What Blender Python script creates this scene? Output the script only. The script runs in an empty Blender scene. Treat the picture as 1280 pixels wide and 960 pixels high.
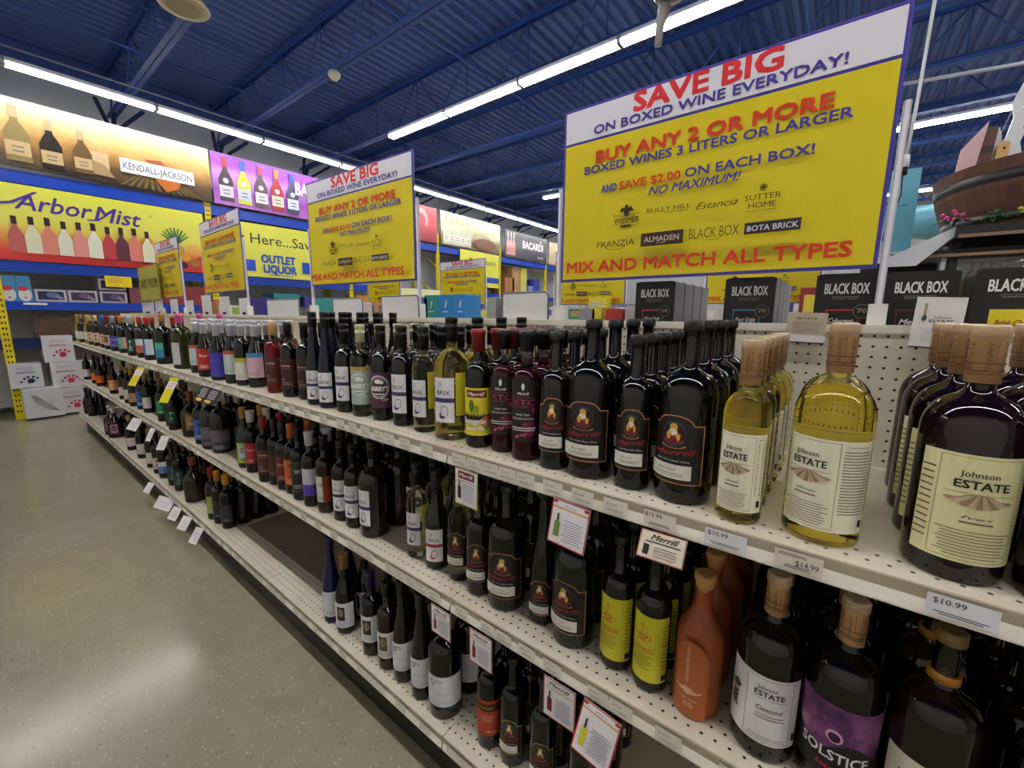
import bpy, math, random
from mathutils import Vector, Matrix
random.seed(7)
PI = math.pi
sc = bpy.context.scene
COL = sc.collection

# ---------------------------------------------------------------- camera
cd = bpy.data.cameras.new('camera'); cam = bpy.data.objects.new('camera', cd); COL.objects.link(cam)
cd.sensor_width = 36.0; cd.lens = 14.7623; cd.clip_start = 0.05; cd.clip_end = 80
Rv = Vector((0.78845, 0.61503, 0.00852)); Fv = Vector((-0.60612, 0.77865, -0.16188)).normalized()
Rv = (Rv - Fv * Rv.dot(Fv)).normalized(); Uv = Rv.cross(Fv)
cam.matrix_world = Matrix(((Rv.x, Uv.x, -Fv.x, 0.2483), (Rv.y, Uv.y, -Fv.y, -1.3457), (Rv.z, Uv.z, -Fv.z, 1.4732), (0, 0, 0, 1)))
sc.camera = cam
# ---------------------------------------------------------------- world, exposure, light levels
sc.view_settings.view_transform = 'Standard'; sc.view_settings.look = 'None'
sc.view_settings.gamma = 1.0; sc.view_settings.exposure = 0.72
W = bpy.data.worlds.new('world'); sc.world = W; W.use_nodes = True
W.node_tree.nodes['Background'].inputs[0].default_value = (0.75, 0.8, 0.9, 1)
W.node_tree.nodes['Background'].inputs[1].default_value = 0.25
TUBE = 34.0          # strength of the fluorescent tubes

# ---------------------------------------------------------------- materials
def lin(h):
    if isinstance(h, tuple): return h
    h = h.lstrip('#'); v = [int(h[i:i + 2], 16) / 255 for i in (0, 2, 4)]
    return tuple(c / 12.92 if c <= .04045 else ((c + .055) / 1.055) ** 2.4 for c in v)
_M = {}
def mt(col, rough=.5, metal=0., trans=0., ior=1.45, emit=0., spec=.5, coat=0., name=None):
    k = (col, rough, metal, trans, ior, emit, spec, coat)
    if k in _M: return _M[k]
    m = bpy.data.materials.new(name or 'm_' + str(col).strip('#')); m.use_nodes = True
    b = m.node_tree.nodes['Principled BSDF']; c = lin(col)
    b.inputs['Base Color'].default_value = (*c, 1); b.inputs['Roughness'].default_value = rough
    b.inputs['Metallic'].default_value = metal; b.inputs['Transmission Weight'].default_value = trans
    b.inputs['IOR'].default_value = ior; b.inputs['Specular IOR Level'].default_value = spec
    b.inputs['Coat Weight'].default_value = coat
    if emit: b.inputs['Emission Color'].default_value = (*c, 1); b.inputs['Emission Strength'].default_value = emit
    _M[k] = m; return m
class NT:
    def __init__(s, name):
        s.m = bpy.data.materials.new(name); s.m.use_nodes = True; s.t = s.m.node_tree
        s.b = s.t.nodes['Principled BSDF']; s.co = s.n('ShaderNodeTexCoord').outputs['Object']
    def n(s, typ, **k):
        x = s.t.nodes.new(typ)
        for a, v in k.items(): setattr(x, a, v)
        return x
    def l(s, a, b): s.t.links.new(a, b)
    def math(s, op, a, b=None, c=None):
        x = s.n('ShaderNodeMath', operation=op)
        for i, v in enumerate((a, b, c)):
            if v is None: continue
            if isinstance(v, (int, float)): x.inputs[i].default_value = v
            else: s.l(v, x.inputs[i])
        return x.outputs[0]
    def noise(s, scale, detail=4, vec=None, rough=.55):
        x = s.n('ShaderNodeTexNoise'); x.inputs['Scale'].default_value = scale; x.inputs['Detail'].default_value = detail
        x.inputs['Roughness'].default_value = rough; s.l(vec or s.co, x.inputs['Vector']); return x.outputs['Fac']
    def ramp(s, f, *stops, interp='LINEAR'):
        x = s.n('ShaderNodeValToRGB'); r = x.color_ramp; r.interpolation = interp
        while len(r.elements) < len(stops): r.elements.new(.5)
        for e, (p, c) in zip(r.elements, stops): e.position = p; e.color = (*lin(c), 1)
        s.l(f, x.inputs[0]); return x.outputs[0]
    def mix(s, f, a, b, blend='MIX'):
        x = s.n('ShaderNodeMix', data_type='RGBA', blend_type=blend)
        for i, v in ((0, f), (6, a), (7, b)):
            if isinstance(v, (int, float)): x.inputs[i].default_value = v
            elif isinstance(v, (str, tuple)): x.inputs[i].default_value = (*lin(v), 1)
            else: s.l(v, x.inputs[i])
        return x.outputs[2]
    def sep(s, v=None):
        x = s.n('ShaderNodeSeparateXYZ'); s.l(v or s.co, x.inputs[0]); return x.outputs
    def map(s, scale=(1, 1, 1), loc=(0, 0, 0)):
        x = s.n('ShaderNodeMapping'); x.inputs['Scale'].default_value = scale; x.inputs['Location'].default_value = loc
        s.l(s.co, x.inputs[0]); return x.outputs[0]
    def col(s, c): s.l(c, s.b.inputs['Base Color'])
    def bump(s, h, d=.01, st=.4):
        x = s.n('ShaderNodeBump'); x.inputs['Distance'].default_value = d; x.inputs['Strength'].default_value = st
        s.l(h, x.inputs['Height']); s.l(x.outputs[0], s.b.inputs['Normal'])
    def set(s, **k):
        for a, v in k.items(): s.b.inputs[a.replace('_', ' ')].default_value = v
        return s

def floor_mat():
    t = NT('floor_terrazzo'); n1 = t.noise(1.3, 3); n2 = t.noise(9, 5)
    base = t.ramp(t.math('ADD', t.math('MULTIPLY', n1, .6), t.math('MULTIPLY', n2, .4)), (.3, '#868068'), (.7, '#9a947b'))
    c = base
    for sc_, thr, hi in ((120, .90, '#d0cbb4'), (135, .90, '#3a372d'), (105, .95, '#a8864f'), (170, .86, '#aeaa94')):
        v = t.n('ShaderNodeTexVoronoi'); v.inputs['Scale'].default_value = sc_; t.l(t.map((1, 1, 1), (sc_, 3, 0)), v.inputs['Vector'])
        s3 = t.n('ShaderNodeSeparateColor'); t.l(v.outputs['Color'], s3.inputs[0])
        on = t.math('GREATER_THAN', s3.outputs[0], thr)
        sz = t.math('MULTIPLY_ADD', s3.outputs[1], .32, .06)
        near = t.math('LESS_THAN', v.outputs['Distance'], sz)
        c = t.mix(t.math('MULTIPLY', t.math('MULTIPLY', on, near), .75), c, hi)
    t.col(c); t.l(t.math('MULTIPLY_ADD', t.noise(3, 4), .10, .12), t.b.inputs['Roughness']); t.bump(t.noise(1.8, 3), .02, .06)
    return t.m
def perf_mat(name, axis_u, axis_v, off_u, off_v, stagger, band, base='#cfc6b4'):
    """painted steel with one-inch punched holes; band = (v0, v1) limits"""
    t = NT(name); s = t.sep(); P = .0254
    u = t.math('DIVIDE', t.math('ADD', s[axis_u], off_u), P); v = t.math('DIVIDE', t.math('ADD', s[axis_v], off_v), P)
    if stagger: u = t.math('ADD', u, t.math('MULTIPLY', t.math('FLOORED_MODULO', t.math('FLOOR', v), 2), .5))
    fu = t.math('SUBTRACT', t.math('FRACT', u), .5); fv = t.math('SUBTRACT', t.math('FRACT', v), .5)
    d = t.math('SQRT', t.math('ADD', t.math('MULTIPLY', fu, fu), t.math('MULTIPLY', fv, fv)))
    h = t.math('LESS_THAN', d, .125)
    h = t.math('MULTIPLY', h, t.math('GREATER_THAN', s[axis_v], band[0])); h = t.math('MULTIPLY', h, t.math('LESS_THAN', s[axis_v], band[1]))
    w = t.ramp(t.noise(5, 4), (.35, base), (.75, '#bdb29d'))
    t.col(t.mix(h, w, '#0c0a08')); t.set(Roughness=.45); return t.m

WHITE = '#d6cfc0'
M_shelf = None
steel = mt(WHITE, .42, name='shelf_paint'); railtan = mt('#a79c86', .5, name='rail_recess'); railwhite = mt('#d9d3c6', .4, name='rail_lip')
black = mt('#0b0b0c', .5); blk_gloss = mt('#060607', .12, spec=.5)
blue_rack = mt('#0b3fb4', .35, name='rack_blue'); navy = mt('#0a1c55', .5); rack_yellow = mt('#d9c415', .5)
deckblue = mt('#4b66aa', .5, name='deck_blue'); joistblue = mt('#2c50a0', .55, name='joist_blue')

# ---------------------------------------------------------------- mesh helpers
class MB:
    def __init__(s): s.v = []; s.f = []; s.mi = []; s.mats = []; s.sm = []
    def m(s, mat):
        if mat not in s.mats: s.mats.append(mat)
        return s.mats.index(mat)
    def add(s, vs, fs, mat, smooth=False):
        o = len(s.v); s.v += [tuple(v) for v in vs]; i = s.m(mat)
        for f in fs: s.f.append(tuple(o + k for k in f)); s.mi.append(i); s.sm.append(smooth)
    def box(s, x0, x1, y0, y1, z0, z1, mat):
        s.add([(x0, y0, z0), (x1, y0, z0), (x1, y1, z0), (x0, y1, z0), (x0, y0, z1), (x1, y0, z1), (x1, y1, z1), (x0, y1, z1)],
              [(3, 2, 1, 0), (4, 5, 6, 7), (0, 1, 5, 4), (1, 2, 6, 5), (2, 3, 7, 6), (3, 0, 4, 7)], mat)
    def bar(s, a, b, w, h, mat, up=(0, 0, 1)):
        a = Vector(a); b = Vector(b); d = (b - a).normalized(); u = Vector(up)
        if abs(d.dot(u)) > .99: u = Vector((1, 0, 0))
        sx = d.cross(u).normalized() * w / 2; sy = sx.cross(d).normalized() * h / 2
        vs = [p + q for p in (a, b) for q in (-sx - sy, sx - sy, sx + sy, -sx + sy)]
        s.add(vs, [(0, 3, 2, 1), (4, 5, 6, 7), (0, 1, 5, 4), (1, 2, 6, 5), (2, 3, 7, 6), (3, 0, 4, 7)], mat)
    def tube(s, pts, r, mat, n=8, caps=True):
        pts = [Vector(p) for p in pts]; rings = []
        for i, p in enumerate(pts):
            d = (pts[min(i + 1, len(pts) - 1)] - pts[max(i - 1, 0)]).normalized()
            u = Vector((0, 0, 1)) if abs(d.z) < .9 else Vector((1, 0, 0))
            a = d.cross(u).normalized(); b = a.cross(d)
            rr = r[i] if isinstance(r, (list, tuple)) else r
            rings.append([p + a * rr * math.cos(2 * PI * k / n) + b * rr * math.sin(2 * PI * k / n) for k in range(n)])
        fs = [(i * n + k, i * n + (k + 1) % n, (i + 1) * n + (k + 1) % n, (i + 1) * n + k) for i in range(len(pts) - 1) for k in range(n)]
        if caps: fs += [tuple(range(n))[::-1], tuple((len(pts) - 1) * n + k for k in range(n))]
        s.add([v for r_ in rings for v in r_], [f[::-1] for f in fs], mat, True)
    def lathe(s, prof, n=28, cx=0, cy=0, sy=1.0):
        """prof: list of (r, z, mat) ; mat belongs to the band above the point"""
        o = len(s.v)
        for r, z, _ in prof:
            for k in range(n): s.v.append((cx + r * math.cos(2 * PI * k / n), cy + sy * r * math.sin(2 * PI * k / n), z))
        for i in range(len(prof) - 1):
            mi = s.m(prof[i][2])
            for k in range(n):
                s.f.append((o + i * n + k, o + i * n + (k + 1) % n, o + (i + 1) * n + (k + 1) % n, o + (i + 1) * n + k)); s.mi.append(mi); s.sm.append(True)
        s.f.append(tuple(o + k for k in range(n))[::-1]); s.mi.append(s.m(prof[0][2])); s.sm.append(False)
        l = len(prof) - 1
        s.f.append(tuple(o + l * n + k for k in range(n))); s.mi.append(s.m(prof[-2][2])); s.sm.append(False)
    def mesh(s, name):
        me = bpy.data.meshes.new(name); me.from_pydata(s.v, [], s.f)
        for m in s.mats: me.materials.append(m)
        me.polygons.foreach_set('material_index', s.mi); me.polygons.foreach_set('use_smooth', s.sm); me.update(); return me
    def build(s, name, parent=None, loc=(0, 0, 0), rot=(0, 0, 0)): return put(name, s.mesh(name), parent, loc, rot)
def put(name, me, parent=None, loc=(0, 0, 0), rot=(0, 0, 0)):
    o = bpy.data.objects.new(name, me); COL.objects.link(o); o.location = loc; o.rotation_euler = rot
    if parent: o.parent = parent
    return o
def tag(o, label=None, cat=None, group=None, kind=None):
    if label: o['label'] = label
    if cat: o['category'] = cat
    if group: o['group'] = group
    if kind: o['kind'] = kind
    return o
def thing(name, label, cat, loc=(0, 0, 0), rot=(0, 0, 0), group=None):
    return tag(put(name, None, None, loc, rot), label, cat, group)
def struct(mb, name, parent=None):
    o = mb.build(name, parent)
    if not parent: o['kind'] = 'structure'
    return o

_T = {}
def glyphs(s, bold, shear, res=2):
    k = (s, bold, shear, res)
    if k in _T: return _T[k]
    c = bpy.data.curves.new('t', 'FONT'); c.body = s; c.offset = bold; c.shear = shear; c.resolution_u = res; c.size = 1
    o = bpy.data.objects.new('t', c); me = bpy.data.meshes.new_from_object(o)
    v = [(p.co.x, p.co.y) for p in me.vertices]; f = [tuple(p.vertices) for p in me.polygons]
    x0 = min(a for a, b in v); x1 = max(a for a, b in v)
    bpy.data.objects.remove(o); bpy.data.curves.remove(c); bpy.data.meshes.remove(me)
    _T[k] = (v, f, x0, x1); return _T[k]
CAP = .729
class Art:
    """flat print, either on a plane facing -Y (x right, z up) or wrapped round a cylinder of radius R"""
    def __init__(s, R=None, step=.00022, y=0., z=0., yaw=0.):
        s.mb = MB(); s.R = R; s.k = 0; s.step = step; s.y = y; s.z = z; s.yaw = yaw
    def P(s, x, z, e):
        if s.R:
            a = x / s.R + s.yaw; r = s.R + e; return (r * math.sin(a), -r * math.cos(a), z + s.z)
        return (x, s.y - e, z + s.z)
    def raw(s, pts, faces, mat):
        s.k += 1; e = s.step * s.k; s.mb.add([s.P(x, z, e) for x, z in pts], faces, mat)
    def rect(s, x0, x1, z0, z1, mat):
        n = max(1, int(abs(x1 - x0) / s.R / .14)) if s.R else 1
        p = []; f = []
        for i in range(n + 1):
            x = x0 + (x1 - x0) * i / n; p += [(x, z0), (x, z1)]
            if i < n: f.append((2 * i, 2 * i + 2, 2 * i + 3, 2 * i + 1))
        s.raw(p, f, mat)
    def frame(s, x0, x1, z0, z1, w, mat):
        s.rect(x0, x1, z0, z0 + w, mat); s.k -= 1; s.rect(x0, x1, z1 - w, z1, mat); s.k -= 1
        s.rect(x0, x0 + w, z0 + w, z1 - w, mat); s.k -= 1; s.rect(x1 - w, x1, z0 + w, z1 - w, mat)
    def strip(s, top, bot, mat):
        """quad strip between two polylines with the same number of points"""
        n = len(top); s.raw(list(bot) + list(top), [(i, i + 1, n + i + 1, n + i) for i in range(n - 1)], mat)
    def ell(s, cx, cz, rx, rz, mat, n=20, a0=0, a1=2 * PI, hole=0):
        if hole:
            o = [(cx + rx * math.cos(a0 + (a1 - a0) * i / n), cz + rz * math.sin(a0 + (a1 - a0) * i / n)) for i in range(n + 1)]
            q = [(cx + rx * hole * math.cos(a0 + (a1 - a0) * i / n), cz + rz * hole * math.sin(a0 + (a1 - a0) * i / n)) for i in range(n + 1)]
            s.strip(q, o, mat)
        else:
            s.raw([(cx, cz)] + [(cx + rx * math.cos(a0 + (a1 - a0) * i / n), cz + rz * math.sin(a0 + (a1 - a0) * i / n)) for i in range(n + 1)],
                  [(0, i + 1, i + 2) for i in range(n)], mat)
    def poly(s, pts, mat): s.raw(pts, [tuple(range(len(pts)))], mat)
    def text(s, t, cx, z, h, w, mat, bold=.0, shear=0., slope=0., al='c'):
        v, f, x0, x1 = glyphs(t, 0, shear); kz = h / CAP; d = bold * kz * .75; kx = (w / (x1 - x0)) if w else kz
        W_ = (x1 - x0) * kx; xs = cx - W_ / 2 if al == 'c' else cx
        for dx, dz in (((-d, -d), (d, -d), (-d, d), (d, d)) if bold else ((0, 0),)):
            s.raw([(xs + dx + (a - x0) * kx, z + dz + b * kz + slope * (a - x0) * kx) for a, b in v], f, mat); s.k -= .8
        s.k += .8
    def lines(s, x0, x1, z0, z1, n, mat, fill=.45, rag=.15):
        p = []; f = []
        for i in range(n):
            z = z1 - (z1 - z0) * (i + .5) / n; hh = (z1 - z0) / n * fill / 2; c = random.random() * rag * (x1 - x0) / 2
            m = max(1, int((x1 - x0) / s.R / .2)) if s.R else 1
            for j in range(m):
                a = x0 + c + (x1 - x0 - 2 * c) * j / m; b = x0 + c + (x1 - x0 - 2 * c) * (j + 1) / m
                o = len(p); p += [(a, z - hh), (b, z - hh), (b, z + hh), (a, z + hh)]; f.append((o, o + 1, o + 2, o + 3))
        s.raw(p, f, mat)
    def mesh(s, name): return s.mb.mesh(name)
    def build(s, name, parent=None, loc=(0, 0, 0), rot=(0, 0, 0)): return s.mb.build(name, parent, loc, rot)
ink = mt('#1a1716', .6); inkbr = mt('#6e5340', .6); red = mt('#c4262b', .45); signblue = mt('#3a2f9c', .4)
paper = mt('#e9e6de', .5); cream = mt('#dfdabf', .55)

# =============================================================== the setting
XL, XR, YB, YF, ZC = -9.6, 7.5, -4.2, 17.0, 5.32
b = MB(); b.box(XL - .1, XR + .1, YB - .1, YF + .1, -.1, 0, floor_mat()); struct(b, 'floor')
wallgrey = NT('wall_block'); wallgrey.col(wallgrey.ramp(wallgrey.noise(2.2, 4), (.3, '#a2a4a8'), (.7, '#b0b2b5'))); wallgrey.set(Roughness=.7)
for nm, a in (('wall_left', (XL - .1, XL, YB, YF, 0, ZC)), ('wall_far', (XL, XR, YF, YF + .1, 0, ZC)), ('wall_right', (XR, XR + .1, YB, YF, 0, ZC)), ('wall_back', (XL, XR, YB - .1, YB, 0, ZC))):
    b = MB(); b.box(*a, wallgrey.m if nm != 'wall_back' and nm != 'wall_left' else mt('#e2e0da' if nm == 'wall_back' else '#cfd1d6', .8)); struct(b, nm)
# corrugated roof deck, ribs running away from the aisle (along Y)
b = MB(); x = XL - .1; prof = []
while x < XR + .2:
    prof += [(x, 0), (x + .062, 0), (x + .085, .045), (x + .13, .045)]; x += .153
vs = []
for px, pz in prof: vs += [(px, YB - .1, ZC + pz), (px, YF + .1, ZC + pz)]
b.add(vs, [(2 * i, 2 * i + 1, 2 * i + 3, 2 * i + 2) for i in range(len(prof) - 1)], deckblue)
b.box(XL - .1, XR + .2, YB - .1, YF + .1, ZC + .06, ZC + .12, deckblue)
ceiling = struct(b, 'ceiling')
b = MB(); b.box(XL, XL + .02, YB, YF, 4.93, ZC, deckblue); struct(b, 'trim_1')
# open-web joists: parts of the ceiling, web rods their sub-parts
def jm():
    b = MB(); L0, L1 = XL, XR
    for z in (4.60, 5.27):
        for y in (-.035, .035):
            b.box(L0, L1, y - .028, y + .028, z - .004, z + .004, joistblue)
            b.box(L0, L1, y - (.004 if y > 0 else -.0), y + (.0 if y > 0 else .004), z + (.004 if z < 5 else -.05), z + (.05 if z < 5 else -.004), joistblue)
    return b.mesh('roof_joist')
jmesh = jm()
def rod(x0, z0, x1, z1, r=.012):
    b = MB(); b.tube([(x0, 0, z0), (x1, 0, z1)], r, joistblue, 6); return b.mesh('web_rod')
rodA = rod(0, 4.61, .56, 5.25); rodB = rod(.56, 5.25, 1.12, 4.61); rodV = rod(.56, 4.61, .56, 5.25, .009)
for jy in [-4.0, -2.5, -1.0, .5, 2.0, 3.62, 5.1, 6.6, 8.1, 9.7, 11.3, 13.0, 14.8]:
    j = put('roof_joist', jmesh, ceiling, (0, jy, 0))
    x = XL + .05
    while x + 1.12 < XR:
        put('web_rod', rodA, j, (x, 0, 0)); put('web_rod', rodB, j, (x, 0, 0))
        if jy > -3: put('web_rod', rodV, j, (x, 0, 0))
        x += 1.12
for bx in (-7.0, -3.9, -.4, 3.0):     # bridging between the joists
    b = MB(); b.tube([(bx, YB, 4.66), (bx, YF, 4.66)], .011, joistblue, 6); b.tube([(bx, YB, 5.2), (bx, YF, 5.2)], .011, joistblue, 6)
    b.build('bridging_rod', ceiling)
b = MB(); b.tube([(-7.92, YB, 4.57), (-7.92, YF, 4.57)], .012, mt('#8f97a8', .5), 6); b.build('conduit', ceiling)
b = MB(); b.tube([(-9.3, YB, 4.42), (-9.3, YF, 4.42)], .009, mt('#b9bcc2', .5), 6); b.build('conduit', ceiling)
for q in (-9.55,):                    # joist seats on the wall
    for jy in (-1.0, .5, 2.0, 3.62, 5.1, 6.6, 8.1, 9.7, 11.3, 13.0):
        b = MB()
        for s_ in (-1, 1): b.bar((-9.55, 0, 4.36), (-8.9, s_ * .28, 4.62), .05, .03, mt('#1c2d5c', .6))
        b.bar((-9.55, 0, 4.3), (-9.3, 0, 4.62), .05, .05, mt('#1c2d5c', .6))
        b.build('joist_bracket', ceiling, (0, jy, 0))

# =============================================================== strip lights
tube_m = mt((1.0, .97, .93), .4, emit=TUBE, name='lit_tube'); house = mt('#b9bcc4', .35, name='fixture_white')
def strip_meshes(L):
    h = MB(); h.box(.01, L - .01, -.06, .06, .03, .07, house)
    h.add([(.01, -.06, .03), (L - .01, -.06, .03), (L - .01, -.085, .004), (.01, -.085, .004)], [(0, 1, 2, 3), (3, 2, 1, 0)], house)
    h.add([(.01, .06, .03), (L - .01, .06, .03), (L - .01, .085, .004), (.01, .085, .004)], [(0, 1, 2, 3), (3, 2, 1, 0)], house)
    e = MB(); e.box(0, .022, -.065, .065, -.022, .065, mt('#7d8088', .5)); e.box(L - .022, L, -.065, .065, -.022, .065, mt('#7d8088', .5))
    t = MB(); t.tube([(.02, 0, 0), (L - .02, 0, 0)], .019, tube_m, 10)
    t2 = MB(); t2.tube([(.02, 0, 0), (L - .02, 0, 0)], .019, mt((1.0, .97, .93), .4, emit=TUBE * .55, name='lit_tube_dim'), 10)  # rack-wall row set weaker so the banners beside it don't burn out
    return h.mesh('housing'), e.mesh('end_cap'), t.mesh('lit_tube'), t2.mesh('lit_tube')
LS = 1.42; sm = strip_meshes(LS); ORD = ['first', 'second', 'third', 'fourth', 'fifth', 'sixth', 'seventh', 'eighth', 'ninth', 'tenth', 'eleventh', 'twelfth', 'thirteenth', 'fourteenth', 'fifteenth', 'sixteenth']
def fixture(loc, rz, label, group):
    t = thing('strip_light', label, 'ceiling light', loc, (0, 0, rz), group)
    put('housing', sm[0], t); put('end_cap', sm[1], t)
    for y in (-.038, .038): put('lit_tube', sm[3 if rz else 2], t, (0, y, 0))
for ry, x0, nm in ((-1.2, -6.34, 'over the wine aisle'), (3.6, -6.34, 'in the middle row behind the yellow signs'), (8.4, -6.34, 'in the row beyond the barrel'), (13.2, -6.34, 'in the row near the far wall')):
    for i in range(9):
        fixture((x0 + LS * i, ry, 4.52), 0, '%s strip light from the left %s' % (ORD[i], nm), 'strip lights')
for i in range(14):
    fixture((-7.88, -3.57 + LS * i, 4.35), PI / 2, '%s twin-tube strip light of the row along the rack wall' % ORD[i], 'strip lights by the rack wall')

# =============================================================== gondola shelving
ZA, ZB_, ZC_ = 1.110, .655, .218; FY = -.576; SEAM = -.571; BAY = 1.2192
tagtext = ['$14.99', '$10.99', '$10.99', '$15.99', '$12.99', '$19.99', '$9.99', '$11.99']
mshelf = {}
for nm, y0 in (('shelf', -.560), ('base', -.60)):
    mshelf[nm] = perf_mat('perforated_' + nm, 0, 1, .002, -y0, True, (y0, y0 + (.056 if nm == 'shelf' else .13)))
mshelf['mid'] = perf_mat('perforated_mid', 0, 1, .002, .56, True, (-.57, -.44))
mpeg = perf_mat('pegboard', 0, 2, .006, .0045, False, (.2, 1.436), '#d5cebd')
gon = thing('gondola_shelving', 'long cream steel gondola shelving unit with three pegged shelves beside the aisle', 'shelving', (0, 0, 0))
gray_tag = mt('#cfcac0', .5); tagink = mt('#77736e', .6); tagclear = mt('#dcd6cc', .25)
_tags = {}
def price_label(shelf, x, y, z, w, txt, big, tilt=0.):
    k = (w, txt, big)
    if k not in _tags:
        a = Art(step=.0003); a.rect(-w / 2, w / 2, -.012, .018, tagclear if not big else mt('#dfe0ea' if big == 2 else '#dcd2c8', .35))
        if big:
            if big == 3: a.text(txt, .012, -.004, .010, .030, ink); a.lines(-w / 2 + .004, w / 2 - .02, .009, .015, 2, inkbr)
            else: a.text(txt, -.012, .006, .0085, .032, ink); 
            a.lines(-w / 2 + .004, w / 2 - .004, -.010, -.004, 2, ink, .4, .5)
        elif txt: a.text(txt, -.008, .003, .006, .022, tagink); a.lines(-w / 2 + .004, w / 2 - .004, -.009, -.003, 2, tagink, .35, .4)
        _tags[k] = a.mesh('price_label')
    put('price_label', _tags[k], shelf, (x, y - .004, z - .021), (0, 0, 0))
def shelf_board(x0, x1, z, depth_y, mat, nm='shelf', lip=.038):
    b = MB(); g = .0012
    b.box(x0 + g, x1 - g, depth_y, -.005, z - .012, z, mat)
    b.box(x0 + g, x1 - g, depth_y, depth_y + .02, z - lip, z - .012, steel)
    sh = b.build(nm, gon)
    r = MB(); r.box(x0 + .003, x1 - .003, depth_y - .0022, depth_y - .0002, z - .019, z - .002, railtan)
    r.add([(x0 + .003, depth_y - .002, z - .019), (x1 - .003, depth_y - .002, z - .019), (x1 - .003, depth_y - .0075, z - lip + .001), (x0 + .003, depth_y - .0075, z - lip + .001)], [(0, 3, 2, 1)], railwhite)
    r.box(x0 + .003, x1 - .003, depth_y - .0078, depth_y, z - lip - .002, z - lip + .0015, railwhite)
    r.build('price_rail', sh); return sh
bays = [(SEAM + BAY * k, SEAM + BAY * (k + 1)) for k in (1, 0, -1, -2, -3, -4, -5)] + [(-7.27, SEAM - BAY * 5)]
for x0, x1 in bays:
    for z, fy, key in ((ZA, FY, 'shelf'), (ZB_, FY + .002, 'mid'), (ZC_, -.617, 'base')):
        sh = shelf_board(x0, x1, z, fy, mshelf[key], 'shelf' if key != 'base' else 'base_shelf')
        if x0 > -6 and x0 < .6:
            x = x0 + .05
            while x < x1 - .03:
                near = x > -1.9
                if not (key == 'shelf' and x > -.06):
                    price_label(sh, x, fy - .005, z, .052, random.choice(tagtext) if near and key != 'base' else '', 0)
                x += random.choice((.055, .075, .1, .12))
            if key == 'shelf' and x0 < 0 < x1:
                for px, w, t, bg in ((.014, .06, '$15.99', 1), (.127, .066, '$10.99', 2), (.232, .064, '$14.99', 3), (.412, .068, '$10.99', 2)): price_label(sh, px, fy - .006, z, w, t, bg)
    for sgn in (1, -1):
        b = MB(); b.box(x0 + .001, x1 - .001, .0 if sgn > 0 else .052, .004 if sgn > 0 else .056, .2, 1.452, mpeg)
        b.build('pegboard_panel', gon)
    b = MB(); b.box(x0 + .001, x1 - .001, -.005, .062, 1.437, 1.457, steel); b.build('top_rail', gon)
    b = MB(); b.box(x0 - .015, x0 + .015, -.006, .05, .1, 1.45, steel)
    for i in range(30): b.box(x0 - .003, x0 + .003, -.0075, -.0055, .3 + i * .038, .316 + i * .038, black)
    b.build('upright', gon)
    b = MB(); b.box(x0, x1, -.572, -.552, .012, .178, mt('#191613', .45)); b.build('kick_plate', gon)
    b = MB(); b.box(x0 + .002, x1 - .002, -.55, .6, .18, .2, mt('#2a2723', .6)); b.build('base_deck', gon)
    for z in (1.40, .9, .45):           # shelves of the far side
        b = MB(); b.box(x0 + .001, x1 - .001, .062, .62, z - .03, z, steel); b.build('rear_shelf', gon)
    for z in (ZA, ZB_):
        b = MB(); b.box(x0 + .012, x0 + .015, -.53, -.006, z - .075, z - .013, steel); b.build('shelf_bracket', gon)
b = MB(); b.box(-7.29, -7.27, -.1, .06, .0, 1.45, steel); b.build('end_upright', gon)
for i, (x0, x1) in enumerate(((-1.78, -1.05), (-2.42, -1.79))):
    b = MB(); b.box(x0, x1, -.47, -.03, ZC_ + .001, ZC_ + .005, mt('#7b6a5c', .7))
    tag(b.build('liner_sheet'), ('brown flat cardboard sheet on the bottom shelf beside the blue bottles', 'brown flat cardboard sheet on the bottom shelf behind the yellow-capped bottles')[i], 'cardboard')

# =============================================================== bottles
dark = mt('#050606', .05, spec=.55, name='dark_glass'); darkred = mt('#12040a', .05, spec=.6, name='dark_red_glass')
green = mt('#07100a', .05, spec=.55, name='green_glass'); bluegl = mt('#070c3a', .06, spec=.5, name='blue_glass')
olive = mt('#2b2c0a', .06, spec=.5, name='olive_glass')
yel = mt('#fdf08c', .02, trans=1., ior=1.36, name='white_wine'); pale = mt('#f2efc4', .02, trans=1., ior=1.36, name='pale_wine')
clear = mt('#f2f1e2', .02, trans=1., ior=1.36, name='clear_glass'); rosegl = mt('#8a0f12', .03, trans=.5, ior=1.36, name='rose_wine')
pinkgl = mt('#38071a', .04, trans=.35, ior=1.36, name='berry_wine'); amber = mt('#5a2c14', .05, trans=.3, name='amber_glass')
SH = {'bord': (.0375, .325, .60, .735, .0142, 1.2), 'mag': (.0545, .355, .57, .755, .0155, 1.25), 'burg': (.041, .325, .43, .80, .0142, .95),
      'hock': (.0365, .368, .36, .86, .0142, .9), 'jug': (.06, .30, .5, .76, .017, 1.1)}
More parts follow.
